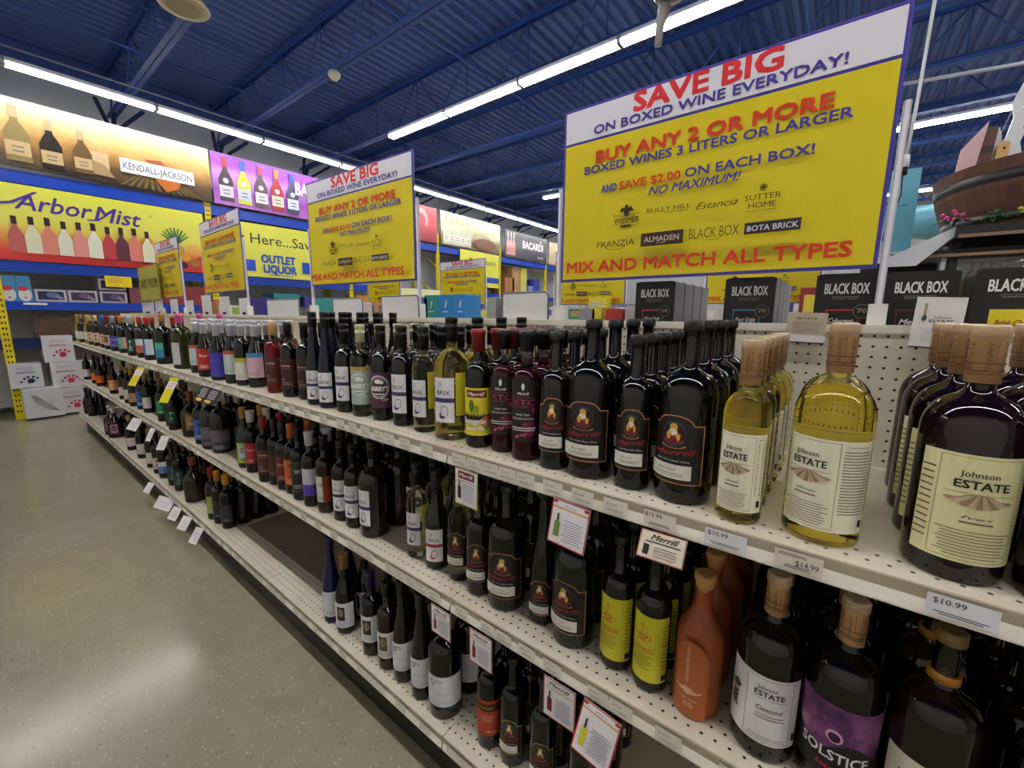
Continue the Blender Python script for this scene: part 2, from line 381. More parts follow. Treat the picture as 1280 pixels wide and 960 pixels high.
def body(shape, g, neck=None, fill=None):
    r, H, a, c, rn, pw = SH[shape]; neck = neck or g; pr = [(r * .55, .004, g), (r * .82, .0, g), (r * .96, .003, g), (r, .010, g)]
    for i in range(3): pr.append((r, .01 + (a * H - .01) * (i + 1) / 3, g))
    for i in range(1, 11):
        t = i / 10; zz = a * H + (c - a) * H * t
        if pw > 1.15:
            el = lambda q: rn * 1.12 + (r - rn * 1.12) * math.sqrt(max(0, 1 - (q / .86) ** 2.3))
            rad = el(t) if t <= .8 else rn + (el(.8) - rn) * (1 - (t - .8) / .2) ** 1.6
        else: rad = rn + (r - rn) * .5 * (1 + math.cos(PI * t ** pw))
        pr.append((rad, zz, g if (fill is None or zz < fill * H) else neck))
    pr += [(rn * .97, H * .9, neck), (rn * .97, H - .016, neck), (rn + .0018, H - .014, neck), (rn + .0018, H - .003, neck), (rn * .8, H, neck)]
    b = MB(); b.lathe(pr, 30); return b.mesh('bottle_glass')
def capsule(shape, col, L=.06, kind='foil'):
    r, H, a, c, rn, pw = SH[shape]; m = mt(col, .38, spec=.5); R = rn + .0022
    b = MB()
    if kind == 'screw':
        pr = [(R, H - L, m), (R, H - .03, m), (R + .0008, H - .0295, m), (R + .0008, H - .024, m), (R, H - .0235, m), (R, H - .012, m), (R + .0008, H - .0115, m), (R + .0008, H, m), (R * .9, H + .0015, m)]
    elif kind == 'bulb': pr = [(R + .0015, H - L, m), (R + .0025, H - .016, m), (R + .0045, H - .014, m), (R + .004, H, m), (R * .8, H + .001, m)]
    else: pr = [(R + .0006, H - L, m), (R, H - .02, m), (R + .001, H - .018, m), (R + .001, H - .001, m), (R * .85, H + .001, m)]
    b.lathe(pr, 20); 
    return b.mesh('capsule')
def cork_sleeve(shape):
    r, H, a, c, rn, pw = SH[shape]; R = rn + .0022; L = .078; tan = mt('#b99267', .4); br = mt('#6d4527', .5)
    b = MB(); b.lathe([(R + .0005, H - L, tan), (R, H - .02, tan), (R + .0018, H - .017, mt('#ac8f6e', .25)), (R + .0022, H - .002, mt('#b9a48a', .15)), (R * .9, H + .001, mt('#b9a48a', .15))], 20)
    A = Art(R + .0012)
    for z in (.012, .016, .026): A.rect(-PI * R, PI * R, H - L + z, H - L + z + .0016, br)
    for k in range(-3, 4):
        v, f, x0, x1 = glyphs('ESTATE' if k % 2 else 'WINERY', 0, 0); s_ = .038 / (x1 - x0)
        A.k = 2; A.raw([(k * .018 - q * .008, H - .060 + (p - x0) * s_) for p, q in v], [x_[::-1] for x_ in f], br)
    for k in range(-3, 4): A.rect(k * .018 + .003, k * .018 + .0042, H - .05, H - .02, mt('#8f633c', .5))
    o = len(b.v); b.mats += [m for m in A.mb.mats if m not in b.mats]
    b.v += A.mb.v; b.f += [tuple(i + o for i in f_) for f_ in A.mb.f]; b.mi += [b.mats.index(A.mb.mats[i]) for i in A.mb.mi]; b.sm += A.mb.sm
    return b.mesh('cork_sleeve')
# ---- label prints ------------------------------------------------
gold = mt('#b8894a', .35, metal=.3); pinkp = mt('#b0376a', .5); purpband = mt('#3a2f66', .5); labwhite = mt('#dcdbe0', .5); lab_black = mt('#0d0c0d', .5)
tanfield = mt('#b79d80', .6); tanfield2 = mt('#8d7058', .6)
def L_johnson(R, z0, z1, fw, lw, rw, fc, base='#e3dfc6', name2='Liebfraumilch', yaw=0.):
    A = Art(R, yaw=yaw); bg = mt(base, .5); H = z1 - z0; f0, f1 = fc - fw / 2, fc + fw / 2; s = fw / .086
    A.rect(f0 - lw, f1 + rw, z0, z1, bg); A.frame(f0, f1, z0 + .004, z1 - .004, .0006, inkbr)
    if rw: A.lines(f1 + .004, f1 + rw - .004, z0 + .03, z1 - .014, 22, inkbr, .3, .05); A.text(name2, f1 + rw / 2, z1 - .01, .003, rw * .6, inkbr); A.rect(f1 + rw - .012, f1 + rw - .005, z0 + .01, z0 + .022, ink)
    if lw: A.lines(f0 - lw + .002, f0 - .003, z0 + .02, z1 - .02, 12, inkbr, .25, .1)
    A.text('Johnson', fc - .004 * s, z1 - .030, .0085, .036 * s, ink, .008)
    A.text('ESTATE', fc, z1 - .046, .0115, .052 * s, ink, .03)
    zc = z1 - .054
    for i in range(9):          # the fan of vineyard rows
        t0 = -1 + 2 * i / 9 + .02; t1 = -1 + 2 * (i + 1) / 9 - .02
        A.k = 6; A.poly([(fc + t0 * .008 * s, zc), (fc + t0 * .036 * s, zc - .020 + .012 * abs(t0) ** 1.6), (fc + t1 * .036 * s, zc - .020 + .012 * abs(t1) ** 1.6), (fc + t1 * .008 * s, zc)], tanfield if i % 2 else tanfield2)
    A.rect(fc - .034 * s, fc + .034 * s, zc + .0005, zc + .0013, tanfield2)
    A.text(name2, fc, zc - .034, .004, .03 * s, ink, .01, .3); A.lines(fc - .018 * s, fc + .018 * s, zc - .042, zc - .037, 1, inkbr)
    A.lines(f0 + .006, f1 - .006, z0 + .008, zc - .05, max(4, int(H / .016)), inkbr, .25, .3)
    return A.mesh('label')
def L_merrill(R, z0, z1, hw, trim='#b8744a', figure=True, ground='#120f10', script='#8d1f22'):
    A = Art(R); g = mt(trim, .4); H = z1 - z0; bg = mt(ground, .45); n = 24
    def top(x, dz=0, k=1.):
        t = abs(x) / (hw * k); arch = max(0., 1 - (t / .62) ** 2.4) ** .5 if t < .62 else 0
        return z1 - .018 * (1 - arch) - dz
    def shp(k, inset, m):
        xs = [-hw * k + 2 * hw * k * i / n for i in range(n + 1)]
        A.strip([(x, top(x, inset, k)) for x in xs], [(x, z0 + inset) for x in xs], m)
    shp(1., 0, g); shp(.955, .0022, bg)
    ez = z1 - H * .27; A.ell(0, ez, hw * .40, H * .19, mt('#3d3a3c', .5)); A.ell(0, ez - H * .16, hw * .42, H * .05, g, 20, PI, 2 * PI, .8)
    f = mt('#c9a23f', .5); A.ell(0, ez + H * .10, hw * .13, H * .055, f); A.ell(0, ez - .002, hw * .26, H * .055, mt('#a32720', .5)); A.ell(-hw * .02, ez + H * .03, hw * .15, H * .05, mt('#d8d2bb', .5)); A.ell(0, ez - H * .09, hw * .34, H * .045, mt('#6f1a17', .5))
    A.ell(-hw * .15, ez - H * .02, hw * .07, H * .06, f); A.ell(hw * .16, ez - H * .04, hw * .06, H * .05, f)
    A.text('Merrill', 0, z0 + H * .40, H * .085, hw * 1.45, mt(script, .5), .03, .35, .08)
    A.text('New York State Wine', 0, z0 + H * .335, H * .026, hw * 1.1, labwhite)
    A.rect(-hw * .92, hw * .62, z0 + H * .08, z0 + H * .29, mt('#d6d4cc', .5)); A.text('Baco Noir', -hw * .15, z0 + H * .20, H * .035, hw * .6, ink, 0, .3); A.lines(-hw * .6, hw * .4, z0 + H * .11, z0 + H * .17, 2, inkbr, .3)
    return A.mesh('label')
def L_brix(R, z0, z1, hw, band='#3a3466', cx=0., yaw=0., hook='#3a3466'):
    A = Art(R, yaw=yaw); H = z1 - z0; A.rect(cx - hw, cx + hw, z0, z1, labwhite)
    A.rect(cx - hw, cx + hw, z0 + H * .45, z0 + H * .55, mt(band, .5)); A.text('21', cx - hw * .35, z0 + H * .80, H * .12, hw * .3, ink); A.text('BRIX', cx, z0 + H * .62, H * .11, hw * 1.3, ink)
    m = mt(hook, .5); A.ell(cx + hw * .1, z0 + H * .25, hw * .36, H * .13, mt('#56526b', .5), 18, -1.2, 3.6, .86); A.ell(cx - hw * .12, z0 + H * .12, hw * .3, H * .035, m, 12); A.ell(cx - hw * .3, z0 + H * .17, hw * .1, H * .05, m, 10)
    return A.mesh('label')
def L_gen(R, z0, z1, hw, c1, c2=None, txt=None, tc='#dcdbe0', split='h', k=.5, border=None, cx=0., lines=True):
    A = Art(R); H = z1 - z0; A.rect(cx - hw, cx + hw, z0, z1, mt(c1, .5)); t = mt(tc, .5)
    if c2:
        if split == 'h': A.rect(cx - hw, cx + hw, z0 + H * k, z1, mt(c2, .5))
        elif split == 'b': A.rect(cx - hw, cx + hw, z0, z0 + H * k, mt(c2, .5))
        elif split == 'v': A.rect(cx + hw * (2 * k - 1), cx + hw, z0, z1, mt(c2, .5))
        elif split == 'o': A.ell(cx, z0 + H * .55, hw * .6, H * .28, mt(c2, .5))
        elif split == 'p': A.rect(cx - hw * .55, cx + hw * .2, z0 + H * .3, z0 + H * .85, mt(c2, .5)); A.ell(cx - hw * .17, z0 + H * .62, hw * .25, H * .16, mt('#8f7a66', .5))
    if border: A.frame(cx - hw, cx + hw, z0, z1, .0012, mt(border, .4))
    if txt:
        A.text(txt, cx, z0 + H * .62, H * .13, min(hw * 1.4, hw * .25 * len(txt)), t, .01)
    if lines: A.lines(cx - hw * .7, cx + hw * .5, z0 + H * .08, z0 + H * .24, 3, t, .3, .5)
    return A.mesh('label')
def L_sols(R):
    A = Art(R); t = NT('nebula_print'); n = t.noise(16, 6); n2 = t.noise(40, 3)
    t.col(t.mix(t.math('MULTIPLY', n2, .5), t.ramp(n, (.32, '#1a1230'), (.45, '#5a2560'), (.58, '#a55a9a'), (.7, '#d9a3a8')), '#2a1740')); xs = [-.078 + .156 * i / 24 for i in range(25)]
    A.strip([(x, .185) for x in xs], [(x, .105 + .012 * math.sin(x * 60)) for x in xs], t.m); A.strip([(x, .108 + .012 * math.sin(x * 60)) for x in xs], [(x, .045) for x in xs], lab_black)
    A.ell(.0, .128, .012, .012, mt('#d29ac4', .5), 20); A.ell(.0, .127, .0085, .0085, mt('#2a0d24', .5), 20)
    A.text('SOLSTICE', .002, .083, .019, .098, labwhite, .02, 0, .0); A.text('Stargazer', .008, .064, .009, .06, mt('#c02a3c', .5), .02, .3); return A.mesh('label')
def L_cereo(R):
    A = Art(R); y = mt('#c9c22a', .45); o = mt('#c4671c', .5); A.rect(-.045, .05, .028, .185, y); A.frame(-.045, .026, .03, .183, .0006, mt('#a39b1d', .5))
    A.ell(-.010, .138, .012, .009, o, 18, PI, 2 * PI, .6); A.ell(-.010, .139, .012, .0018, o, 16); A.ell(.004, .135, .005, .005, o, 14, -1.6, 1.6, .6); A.ell(-.010, .126, .014, .002, o, 16)
    A.ell(-.012, .155, .004, .011, o, 12, -1.5, 1.9, .7); A.ell(-.006, .163, .003, .007, o, 12, 1.6, 4.6, .6)
    A.text('CEREO', -.010, .100, .011, .05, o, .02); A.lines(-.034, .014, .058, .094, 6, mt('#6f5c12', .6), .25, .5); A.lines(.03, .047, .06, .17, 12, mt('#6f6a12', .6), .2); A.rect(.033, .046, .036, .05, ink)
    A.text('Wine', -.03, .034, .005, .012, o); return A.mesh('label')
def L_xtc(R):
    A = Art(R); A.rect(-.045, .045, .05, .205, mt('#1c1418', .5)); A.rect(-.045, .045, .055, .165, mt('#24121a', .5)); A.ell(0, .190, .004, .009, labwhite, 10); A.text('Merrill', 0, .170, .007, .03, labwhite, .02, .3)
    A.rect(-.04, .04, .1632, .164, pinkp); A.text('XTC', 0, .145, .014, .062, pinkp); A.rect(-.04, .04, .1405, .1412, pinkp)
    A.poly([(-.006, .065), (.008, .065), (.030, .138), (.024, .138)], pinkp); A.poly([(-.02, .06), (-.012, .06), (.012, .1), (.004, .1)], pinkp); A.ell(.02, .085, .013, .02, mt('#6d2340', .5))
    A.text('SWEET RED', 0, .118, .005, .034, labwhite); A.text('WINE WITH NATURAL', 0, .108, .005, .058, labwhite); A.lines(-.03, .032, .078, .09, 2, labwhite, .4); return A.mesh('label')
def L_sang(R):
    A = Art(R); A.rect(-.052, .052, .037, .168, mt('#d8c92a', .45)); m = mt('#6d1420', .5); A.rect(-.03, .03, .142, .162, m); A.text('Merrill', 0, .147, .010, .05, labwhite, .03, .3)
    A.ell(-.012, .118, .008, .018, mt('#57711c', .5)); A.ell(.002, .11, .007, .012, mt('#8a9a22', .5))
    for i in range(18): x = -.05 + i * .0059; A.k = 5; A.poly([(x, .088), (x + .006, .088), (x + .004, .096 + (i * 7 % 5) * .002)], ink)
    A.k = 6; A.rect(-.052, .052, .080, .09, ink); A.ell(.030, .072, .018, .018, mt('#e0702a', .5)); A.text('Sangria', -.006, .070, .015, .07, labwhite, .06); A.text('Lemon Mix', -.004, .052, .011, .056, labwhite, .06); A.ell(.028, .06, .007, .008, mt('#4f9a4a', .5))
    A.rect(-.052, .052, .037, .046, mt('#d8c92a', .45)); return A.mesh('label')
def L_harry(R, base, top=None):
    A = Art(R); w = mt('#dfe0da', .5); A.rect(-.048, .048, .045, .168, mt(base, .5))
    if top: A.rect(-.048, .048, .168, .18, mt(top, .5))
    A.ell(0, .118, .038, .04, w, 26, 0, 2 * PI, .93); A.ell(0, .118, .032, .034, w, 26, 0, 2 * PI, .95); A.ell(0, .137, .013, .008, w, 16); A.ell(.012, .134, .006, .006, w, 12)
    A.rect(-.036, .036, .103, .124, mt(base, .5)); A.text("HARRY'S", 0, .105, .016, .07, w, .05); A.text('Typ', .02, .072, .010, .024, w, .02, .3); A.lines(-.02, .02, .09, .098, 1, w, .5); return A.mesh('label')
def L_dusk(R, col, rosey=False):
    A = Art(R); A.rect(-.035, .04, .045, .165, mt(col, .5)); A.text('RiverRidge', -.006, .135, .008, .042, mt('#cbb9ad', .5), .02); A.lines(-.03, .014, .122, .130, 2, mt('#8d5a4c', .5), .3); A.text('Sweet Red', -.018, .078, .005, .02, mt('#cbb9ad', .5)); A.lines(-.03, .02, .055, .07, 3, mt('#a58a80', .5), .3, .5)
    A.frame(-.035, .04, .045, .165, .0008, mt('#7a3a34', .5)); return A.mesh('label')
def L_conc(R):
    A = Art(R); g = mt('#d6d6dc', .45); A.rect(-.085, .058, .04, .178, g); A.frame(-.036, .042, .045, .173, .0007, ink); A.text('Johnson', -.002, .152, .008, .032, ink, .01); A.text('ESTATE', .002, .138, .011, .048, ink, .03); A.rect(-.025, .03, .1335, .1342, ink)
    A.text('Concord', .004, .110, .010, .042, inkbr, .02, .35); A.lines(-.02, .03, .092, .105, 2, inkbr, .25); A.lines(-.03, .036, .05, .058, 2, inkbr, .25)
    for i in range(22): a = i * 2.4; A.k = 5; A.ell(-.060 + .006 * math.cos(a), .112 - i * .0014 + .004 * math.sin(a), .003, .003, mt('#3c3c40', .5), 8)
    A.poly([(-.07, .128), (-.058, .138), (-.047, .131), (-.052, .12), (-.066, .118)], mt('#55555c', .5)); A.rect(.046, .056, .055, .07, ink); return A.mesh('label')
def L_white_vine(R, k=1.):
    A = Art(R); A.rect(-.045 * k, .05 * k, .05, .155, mt('#c9ccd2', .5)); A.ell(-.022 * k, .132, .009, .01, mt('#6d6d70', .5), 12, 0, 2 * PI, .6); A.ell(-.006 * k, .138, .01, .006, mt('#808085', .5), 12, 0, 2 * PI, .6)
    A.tube = None; A.poly([(-.024, .128), (-.022, .128), (-.030, .105), (-.032, .105)], mt('#77777c', .5)); A.lines(-.02 * k, .03 * k, .09, .10, 2, mt('#8f9096', .5), .2, .5); A.lines(-.03 * k, .04 * k, .056, .07, 2, mt('#8f9096', .5), .2, .6)
    A.rect(.036 * k, .0365 * k, .055, .15, mt('#9a9a9e', .5)); return A.mesh('label')
STY = {}
def style(key, shape, glass, cap, label, **k):
    parts = [('bottle_glass', body(shape, glass, k.get('neck'), k.get('fill')), None)]
    if cap == 'cork': parts.append(('cork_sleeve', cork_sleeve(shape), None))
    elif cap: parts.append(('capsule', capsule(shape, *cap), None))
    if label: parts.append(('label', label, None))
    for e in k.get('extra', ()): parts.append(e)
    STY[key] = (parts, SH[shape][0])
R1, R2 = .0377, .0547
blackcap = ('#101012', .062, 'screw'); bulb = ('#0d0e10', .05, 'bulb'); foilb = ('#0c0e0c', .012, 'foil')
style('jred', 'mag', darkred, 'cork', L_johnson(R2, .032, .185, .088, .022, .05, 0, '#dcd7a6', 'Ives', .03))
style('jyelm', 'mag', yel, 'cork', L_johnson(R2, .026, .176, .080, .0, .052, -.022, yaw=-.02), neck=clear, fill=.70)
style('jyels', 'bord', yel, 'cork', L_johnson(R1, .024, .165, .064, .0, .022, -.004), neck=clear, fill=.70)
style('conc', 'mag', dark, 'cork', L_conc(R2)); style('sols', 'mag', dark, 'cork', L_sols(R2))
style('gband', 'mag', mt('#140d08', .06), ('#6e5a30', .014, 'foil'), L_gen(R2, .04, .15, .07, '#cfc8b6', '#8d7a66', 'Niagara', '#5a4a3c', 'b', .3), extra=[('neck_band', (lambda b: (b.lathe([(.0196, .272, mt('#b07a2a', .3)), (.0192, .286, mt('#b07a2a', .3)), (.019, .2862, mt('#b07a2a', .3))], 20), b.mesh('neck_band'))[1])(MB()), None)])
style('mm', 'mag', dark, foilb, L_merrill(R2, .042, .178, .058)); style('ms', 'bord', dark, foilb, L_merrill(R1, .045, .175, .040))
style('mmg', 'mag', green, foilb, L_merrill(R2, .042, .178, .058)); style('msr', 'bord', darkred, ('#0c0a0c', .05, 'foil'), L_merrill(R1, .045, .165, .040, '#a8707c'))
style('mw', 'bord', pale, blackcap, L_merrill(R1, .05, .165, .036, '#8a6a48', script='#8d1f22'), neck=clear, fill=.7)
style('mh', 'hock', green, foilb, L_merrill(.0367, .03, .13, .038)); style('my', 'bord', green, foilb, L_merrill(R1, .045, .155, .036, '#a8963a'))
style('xtc', 'bord', pinkgl, bulb, L_xtc(R1), neck=clear, fill=.72); style('sang', 'bord', dark, ('#7a1518', .06, 'bulb'), L_sang(R1), neck=green, fill=.7)
style('bxy', 'mag', yel, ('#101114', .07, 'screw'), L_brix(R2, .055, .185, .033, cx=-.012), neck=clear, fill=.7, extra=[('back_label', L_gen(R2 + .0002, .075, .2, .025, '#d9cc30', None, None, lines=False, cx=.050), None)])
style('bxc', 'bord', pale, ('#101114', .07, 'screw'), L_brix(R1, .05, .165, .028, cx=-.012), neck=clear, fill=.7, extra=[('back_label', L_gen(R1 + .0002, .075, .19, .013, '#cfc23a', None, None, lines=False, cx=.036), None)])
style('bxd', 'bord', dark, ('#101114', .07, 'screw'), L_brix(R1, .045, .172, .03, cx=-.008)); style('bxh', 'hock', mt('#080a1c', .06), ('#101114', .06, 'screw'), L_brix(.0367, .025, .14, .03))
style('bxm', 'mag', darkred, blackcap, L_brix(R2, .05, .185, .03, cx=-.028)); style('bxp', 'burg', green, blackcap, L_brix(.0412, .03, .14, .03, '#a82848', hook='#c2355a'))
style('hp', 'bord', dark, blackcap, L_harry(R1, '#4a2436')); style('hg', 'bord', pale, ('#c3c79a', .06, 'screw'), L_harry(R1, '#9dab9f', '#b08a3e'), neck=clear, fill=.7)
style('dusk', 'bord', dark, ('#121214', .065, 'foil'), L_dusk(R1, '#3a1512')); style('duskr', 'bord', dark, ('#8f1c24', .06, 'foil'), L_dusk(R1, '#42160f'))
style('rose', 'bord', rosegl, ('#c9a468', .06, 'foil'), L_dusk(R1, '#4c1a14'), neck=clear, fill=.72)
style('pinkm', 'burg', dark, ('#c9ccd6', .075, 'screw'), L_gen(.0412, .05, .17, .045, '#c9a3b4', '#3f7db0', None, '#8d5d74', 'h', .82)); style('wy', 'bord', dark, ('#c9ccd6', .075, 'screw'), L_gen(R1, .03, .14, .04, '#d2cfc2', '#b8a53a', None, '#888888', 'h', .8))
style('bluew', 'burg', dark, ('#c9ccd6', .08, 'screw'), L_gen(.0412, .05, .17, .045, '#b5c4c2', '#b54a38', None, '#6a7a7a', 'h', .85)); style('purp', 'burg', dark, ('#ccd0da', .085, 'screw'), L_gen(.0412, .02, .15, .045, '#4238a0', None, 'Concord', '#5a50c0'))
style('redb', 'burg', dark, ('#ccd0da', .08, 'screw'), L_gen(.0412, .04, .16, .045, '#b8241f', '#d8d2c8', 'Red', '#ffffff', 'v', .8)); style('oliw', 'mag', olive, ('#d4569a', .06, 'foil'), L_gen(R2, .03, .17, .03, '#c2bfc0', None, None, '#aaaaaa', cx=-.02, lines=False))
style('magn', 'mag', dark, ('#b57a3c', .06, 'foil'), L_gen(R2, .045, .15, .03, '#2a7fae', '#3fae8a', None, '#1b4a6a', 'h', .6, cx=-.03)); style('bw1', 'bord', dark, ('#b23324', .06, 'foil'), L_gen(R1, .04, .16, .04, '#3a5a9c', '#b8c8d2', None, '#d2d8e0', 'v', .35))
style('wor', 'bord', mt('#10140a', .06), ('#b8402a', .05, 'foil'), L_gen(R1, .04, .15, .04, '#b4592f', '#c4cbd4', None, '#888888', 'h', .55)); style('gdk', 'bord', dark, ('#b5bcc8', .06, 'foil'), L_gen(R1, .03, .15, .04, '#12241c', '#7fb8a0', None, '#9fd0b0', 'o'))
style('pgr', 'bord', dark, ('#c78a3c', .06, 'foil'), L_gen(R1, .04, .14, .045, '#5fa585', '#c48a80', None, '#2a4a3c', 'v', .5)); style('prp', 'bord', dark, ('#9aa3b0', .06, 'foil'), L_gen(R1, .04, .14, .045, '#4a3c9c', None, 'Wine', '#dddddd'))
style('face', 'bord', mt('#2a1408', .06), ('#c9b48c', .06, 'foil'), L_gen(R1, .04, .14, .045, '#c9b0a0', '#8a3a2c', None, '#5a3c30', 'o')); style('faceb', 'bord', dark, ('#1f6fc4', .05, 'foil'), L_gen(R1, .04, .14, .045, '#cfa37a', '#a8421f', None, '#5a3c30', 'o')); style('facer', 'bord', dark, ('#a01f24', .05, 'foil'), L_gen(R1, .04, .14, .045, '#c9b0a0', '#3a2c24', None, '#5a3c30', 'p'))
style('spk', 'burg', mt('#8a7a2a', .1), ('#b8923c', .1, 'foil'), L_gen(.0412, .04, .13, .03, '#bfc4b8', None, None, '#777777'))
style('whc', 'bord', dark, ('#c3c6cc', .06, 'bulb'), L_gen(R1, .05, .17, .036, '#aeb2b8', '#4a3c9c', None, '#26262a', 'b', .42)); style('burn', 'bord', mt('#2a1010', .05), ('#141416', .06, 'foil'), L_gen(R1, .05, .16, .042, '#b9b8a4', '#82280f', 'OAK', '#2a2a26', 'v', .52))
style('ory', 'bord', dark, ('#141416', .06, 'foil'), L_gen(R1, .045, .175, .036, '#141214', '#201c1e', 'DRY', '#c8c8c8', 'h', .5, '#8f8f8f')); style('orng', 'bord', dark, ('#b8501c', .065, 'foil'), L_gen(R1, .045, .165, .04, '#c4602a', '#8f2f14', None, '#e8b070', 'o'))
style('mrn', 'bord', darkred, ('#241416', .06, 'foil'), L_gen(R1, .045, .165, .04, '#5e1a1e', None, 'Noir', '#c9a8a0')); style('brn', 'bord', dark, ('#2c1a16', .06, 'foil'), L_gen(R1, .045, .155, .04, '#3c1c14', None, None, '#8a5a48'))
style('redl', 'bord', dark, ('#c9c9c6', .06, 'bulb'), L_gen(R1, .05, .16, .036, '#9c1f24', None, 'Rosso', '#d8b0b0')); style('grnq', 'burg', mt('#0c2a1c', .08), ('#b0863a', .06, 'foil'), L_gen(.0412, .03, .14, .045, '#9ab82c', '#8fb4d8', None, '#2a3c8c', 'p'))
style('bigd', 'mag', dark, ('#c0c2c8', .05, 'foil'), L_gen(R2, .02, .14, .06, '#2c2f3c', '#56505c', None, '#a8a8b4', 'h', .4)); style('blul', 'bord', dark, ('#1a2030', .06, 'foil'), L_gen(R1, .03, .16, .042, '#2c5c9c', '#16294c', None, '#b8d0e8', 'o'))
style('brnd', 'jug', mt('#2e1c0a', .08, trans=.2), ('#8a3a1c', .06, 'foil'), L_gen(.0602, .05, .16, .03, '#7a5a34', '#b8a074', None, '#3a2a1a', 'o')); style('gcir', 'bord', dark, ('#30241c', .06, 'foil'), L_gen(R1, .05, .15, .036, '#111412', '#3fae8a', None, '#888888', 'o')); style('gcap', 'bord', dark, ('#8a5a34', .06, 'foil'), L_gen(R1, .06, .16, .04, '#158a5a', '#0d5c3c', None, '#c8e8d8', 'o'))
style('wlab', 'bord', dark, ('#8a7448', .05, 'foil'), L_gen(R1, .04, .13, .036, '#c2bfba', None, None, '#888888')); style('olab', 'bord', dark, ('#a8842c', .05, 'foil'), L_gen(R1, .04, .12, .04, '#c98a2c', '#4a6a9c', None, '#3a2a14', 'p')); style('pkl', 'bord', dark, ('#b8986a', .05, 'foil'), L_gen(R1, .04, .12, .04, '#c9b0b4', None, None, '#8a4a5c')); style('ogl', 'burg', dark, ('#1a1412', .05, 'foil'), L_gen(.0412, .04, .12, .045, '#d2551c', None, None, '#f0c0a0')); style('opk', 'burg', dark, ('#1a1412', .05, 'foil'), L_gen(.0412, .04, .14, .045, '#d89a3c', '#c27aa0', None, '#7a2a4c', 'o'))
bluecap = ('#1c1450', .06, 'foil')
style('wb', 'hock', bluegl, ('#10154a', .05, 'foil'), L_gen(.0367, .03, .14, .04, '#c3c6cc', None, None, '#8a8c92')); style('wp', 'burg', dark, ('#8a6a34', .06, 'foil'), L_gen(.0412, .03, .135, .045, '#c9ccd2', '#1c1614', None, '#8a8c92', 'p')); style('wp2', 'bord', dark, ('#1a1448', .06, 'foil'), L_gen(R1, .06, .165, .045, '#c9ccd2', '#2a2422', None, '#8a8c92', 'p')); style('wp3', 'bord', mt('#1c0c08', .05), ('#101010', .05, 'foil'), L_gen(R1, .05, .15, .045, '#c9c8c6', '#5a4030', None, '#8a8c92', 'p'))
style('wvh', 'hock', mt('#150c08', .06), ('#14100e', .05, 'foil'), L_white_vine(.0367)); style('wvm', 'mag', dark, ('#141010', .05, 'foil'), L_white_vine(R2, 1.4))
style('redm', 'bord', dark, ('#101010', .05, 'foil'), (lambda: (lambda A: (A.rect(-.04, .045, .05, .165, mt('#a83a22', .5)), A.rect(-.04, .045, .13, .155, mt('#3a120c', .5)), A.text('CABERNET', .0, .138, .008, .055, mt('#9a8a2a', .5), .02), A.lines(-.02, .03, .095, .12, 4, mt('#d8a088', .5), .3, .4), A.text('Merrill', .015, .062, .008, .03, mt('#e0b8a8', .5), 0, .3), A.mesh('label'))[-1])(Art(R1)))())
style('ycap', 'bord', dark, ('#d0921c', .06, 'foil'), L_gen(R1, .04, .15, .03, '#26262c', None, None, '#8a8a94')); style('rcap', 'bord', dark, ('#8f1c24', .06, 'foil'), L_gen(R1, .04, .15, .036, '#8a9a4c', '#4a3c9c', None, '#dddddd', 'v', .7))
style('olv', 'jug', mt('#15150a', .06), ('#8a4a24', .05, 'foil'), L_gen(.0602, .03, .1, .03, '#241c0e', None, None, '#4a3a1a')); style('dkt', 'bord', dark, ('#14181a', .05, 'foil'), L_gen(R1, .04, .16, .03, '#1c2a28', '#3f7a6a', None, '#9ab8b0', 'o')); style('bll', 'bord', dark, ('#161618', .05, 'foil'), L_gen(R1, .04, .13, .04, '#3c86c0', '#c8d4da', None, '#d04a3c', 'h', .6)); style('rbl', 'bord', dark, ('#161618', .05, 'foil'), L_gen(R1, .04, .13, .04, '#c9b4a8', '#b04a3c', None, '#5a3c34', 'o'))
style('jugr', 'jug', mt('#1c060c', .06), ('#b8b4ae', .05, 'bulb'), L_gen(.0602, .05, .14, .03, '#8a5c74', '#2a0c18', None, '#e0c8d4', 'o', border='#d8ccd2'))
style('plain', 'bord', dark, ('#101012', .06, 'foil'), None); style('fdk', 'burg', dark, ('#26140f', .05, 'foil'), L_gen(.0412, .04, .13, .03, '#241a1a', None, None, '#5a4a4a'))
# terracotta bottle
tc = mt('#8f4622', .42, name='terracotta_glaze'); b = MB()
pr = [(.030, .002, tc), (.040, .0, tc), (.046, .006, tc), (.047, .02, tc), (.0455, .12, tc), (.045, .165, tc)] + [(.0165 + (.045 - .0165) * .5 * (1 + math.cos(PI * (i / 8) ** 1.15)), .165 + .075 * i / 8, tc) for i in range(1, 9)] + [(.0155, .262, tc), (.018, .266, tc), (.018, .276, tc), (.012, .277, tc)]
b.lathe(pr, 30, sy=.9); tb = b.mesh('clay_body')
b = MB(); ck = mt('#b58a52', .7); b.lathe([(.0165, .270, ck), (.0175, .285, ck), (.0205, .289, ck), (.0215, .296, ck), (.0205, .303, ck), (.016, .305, ck)], 22); tk = b.mesh('cork_stopper')
A = Art(.0475); lt = mt('#d8b79c', .6)
tf = mt('#a85a2c', .5); A.strip([(-.038 + .070 * i / 16, .175 - .035 * (abs(i - 8) / 8) ** 2.2) for i in range(17)], [(-.038 + .070 * i / 16, .004) for i in range(17)], tf)
v, f, x0, x1 = glyphs('- INDIAN ROSSO -', 0, .2); A.raw([(-.006 - q * .009, .075 + (p - x0) * .095 / (x1 - x0)) for p, q in v], f, lt)
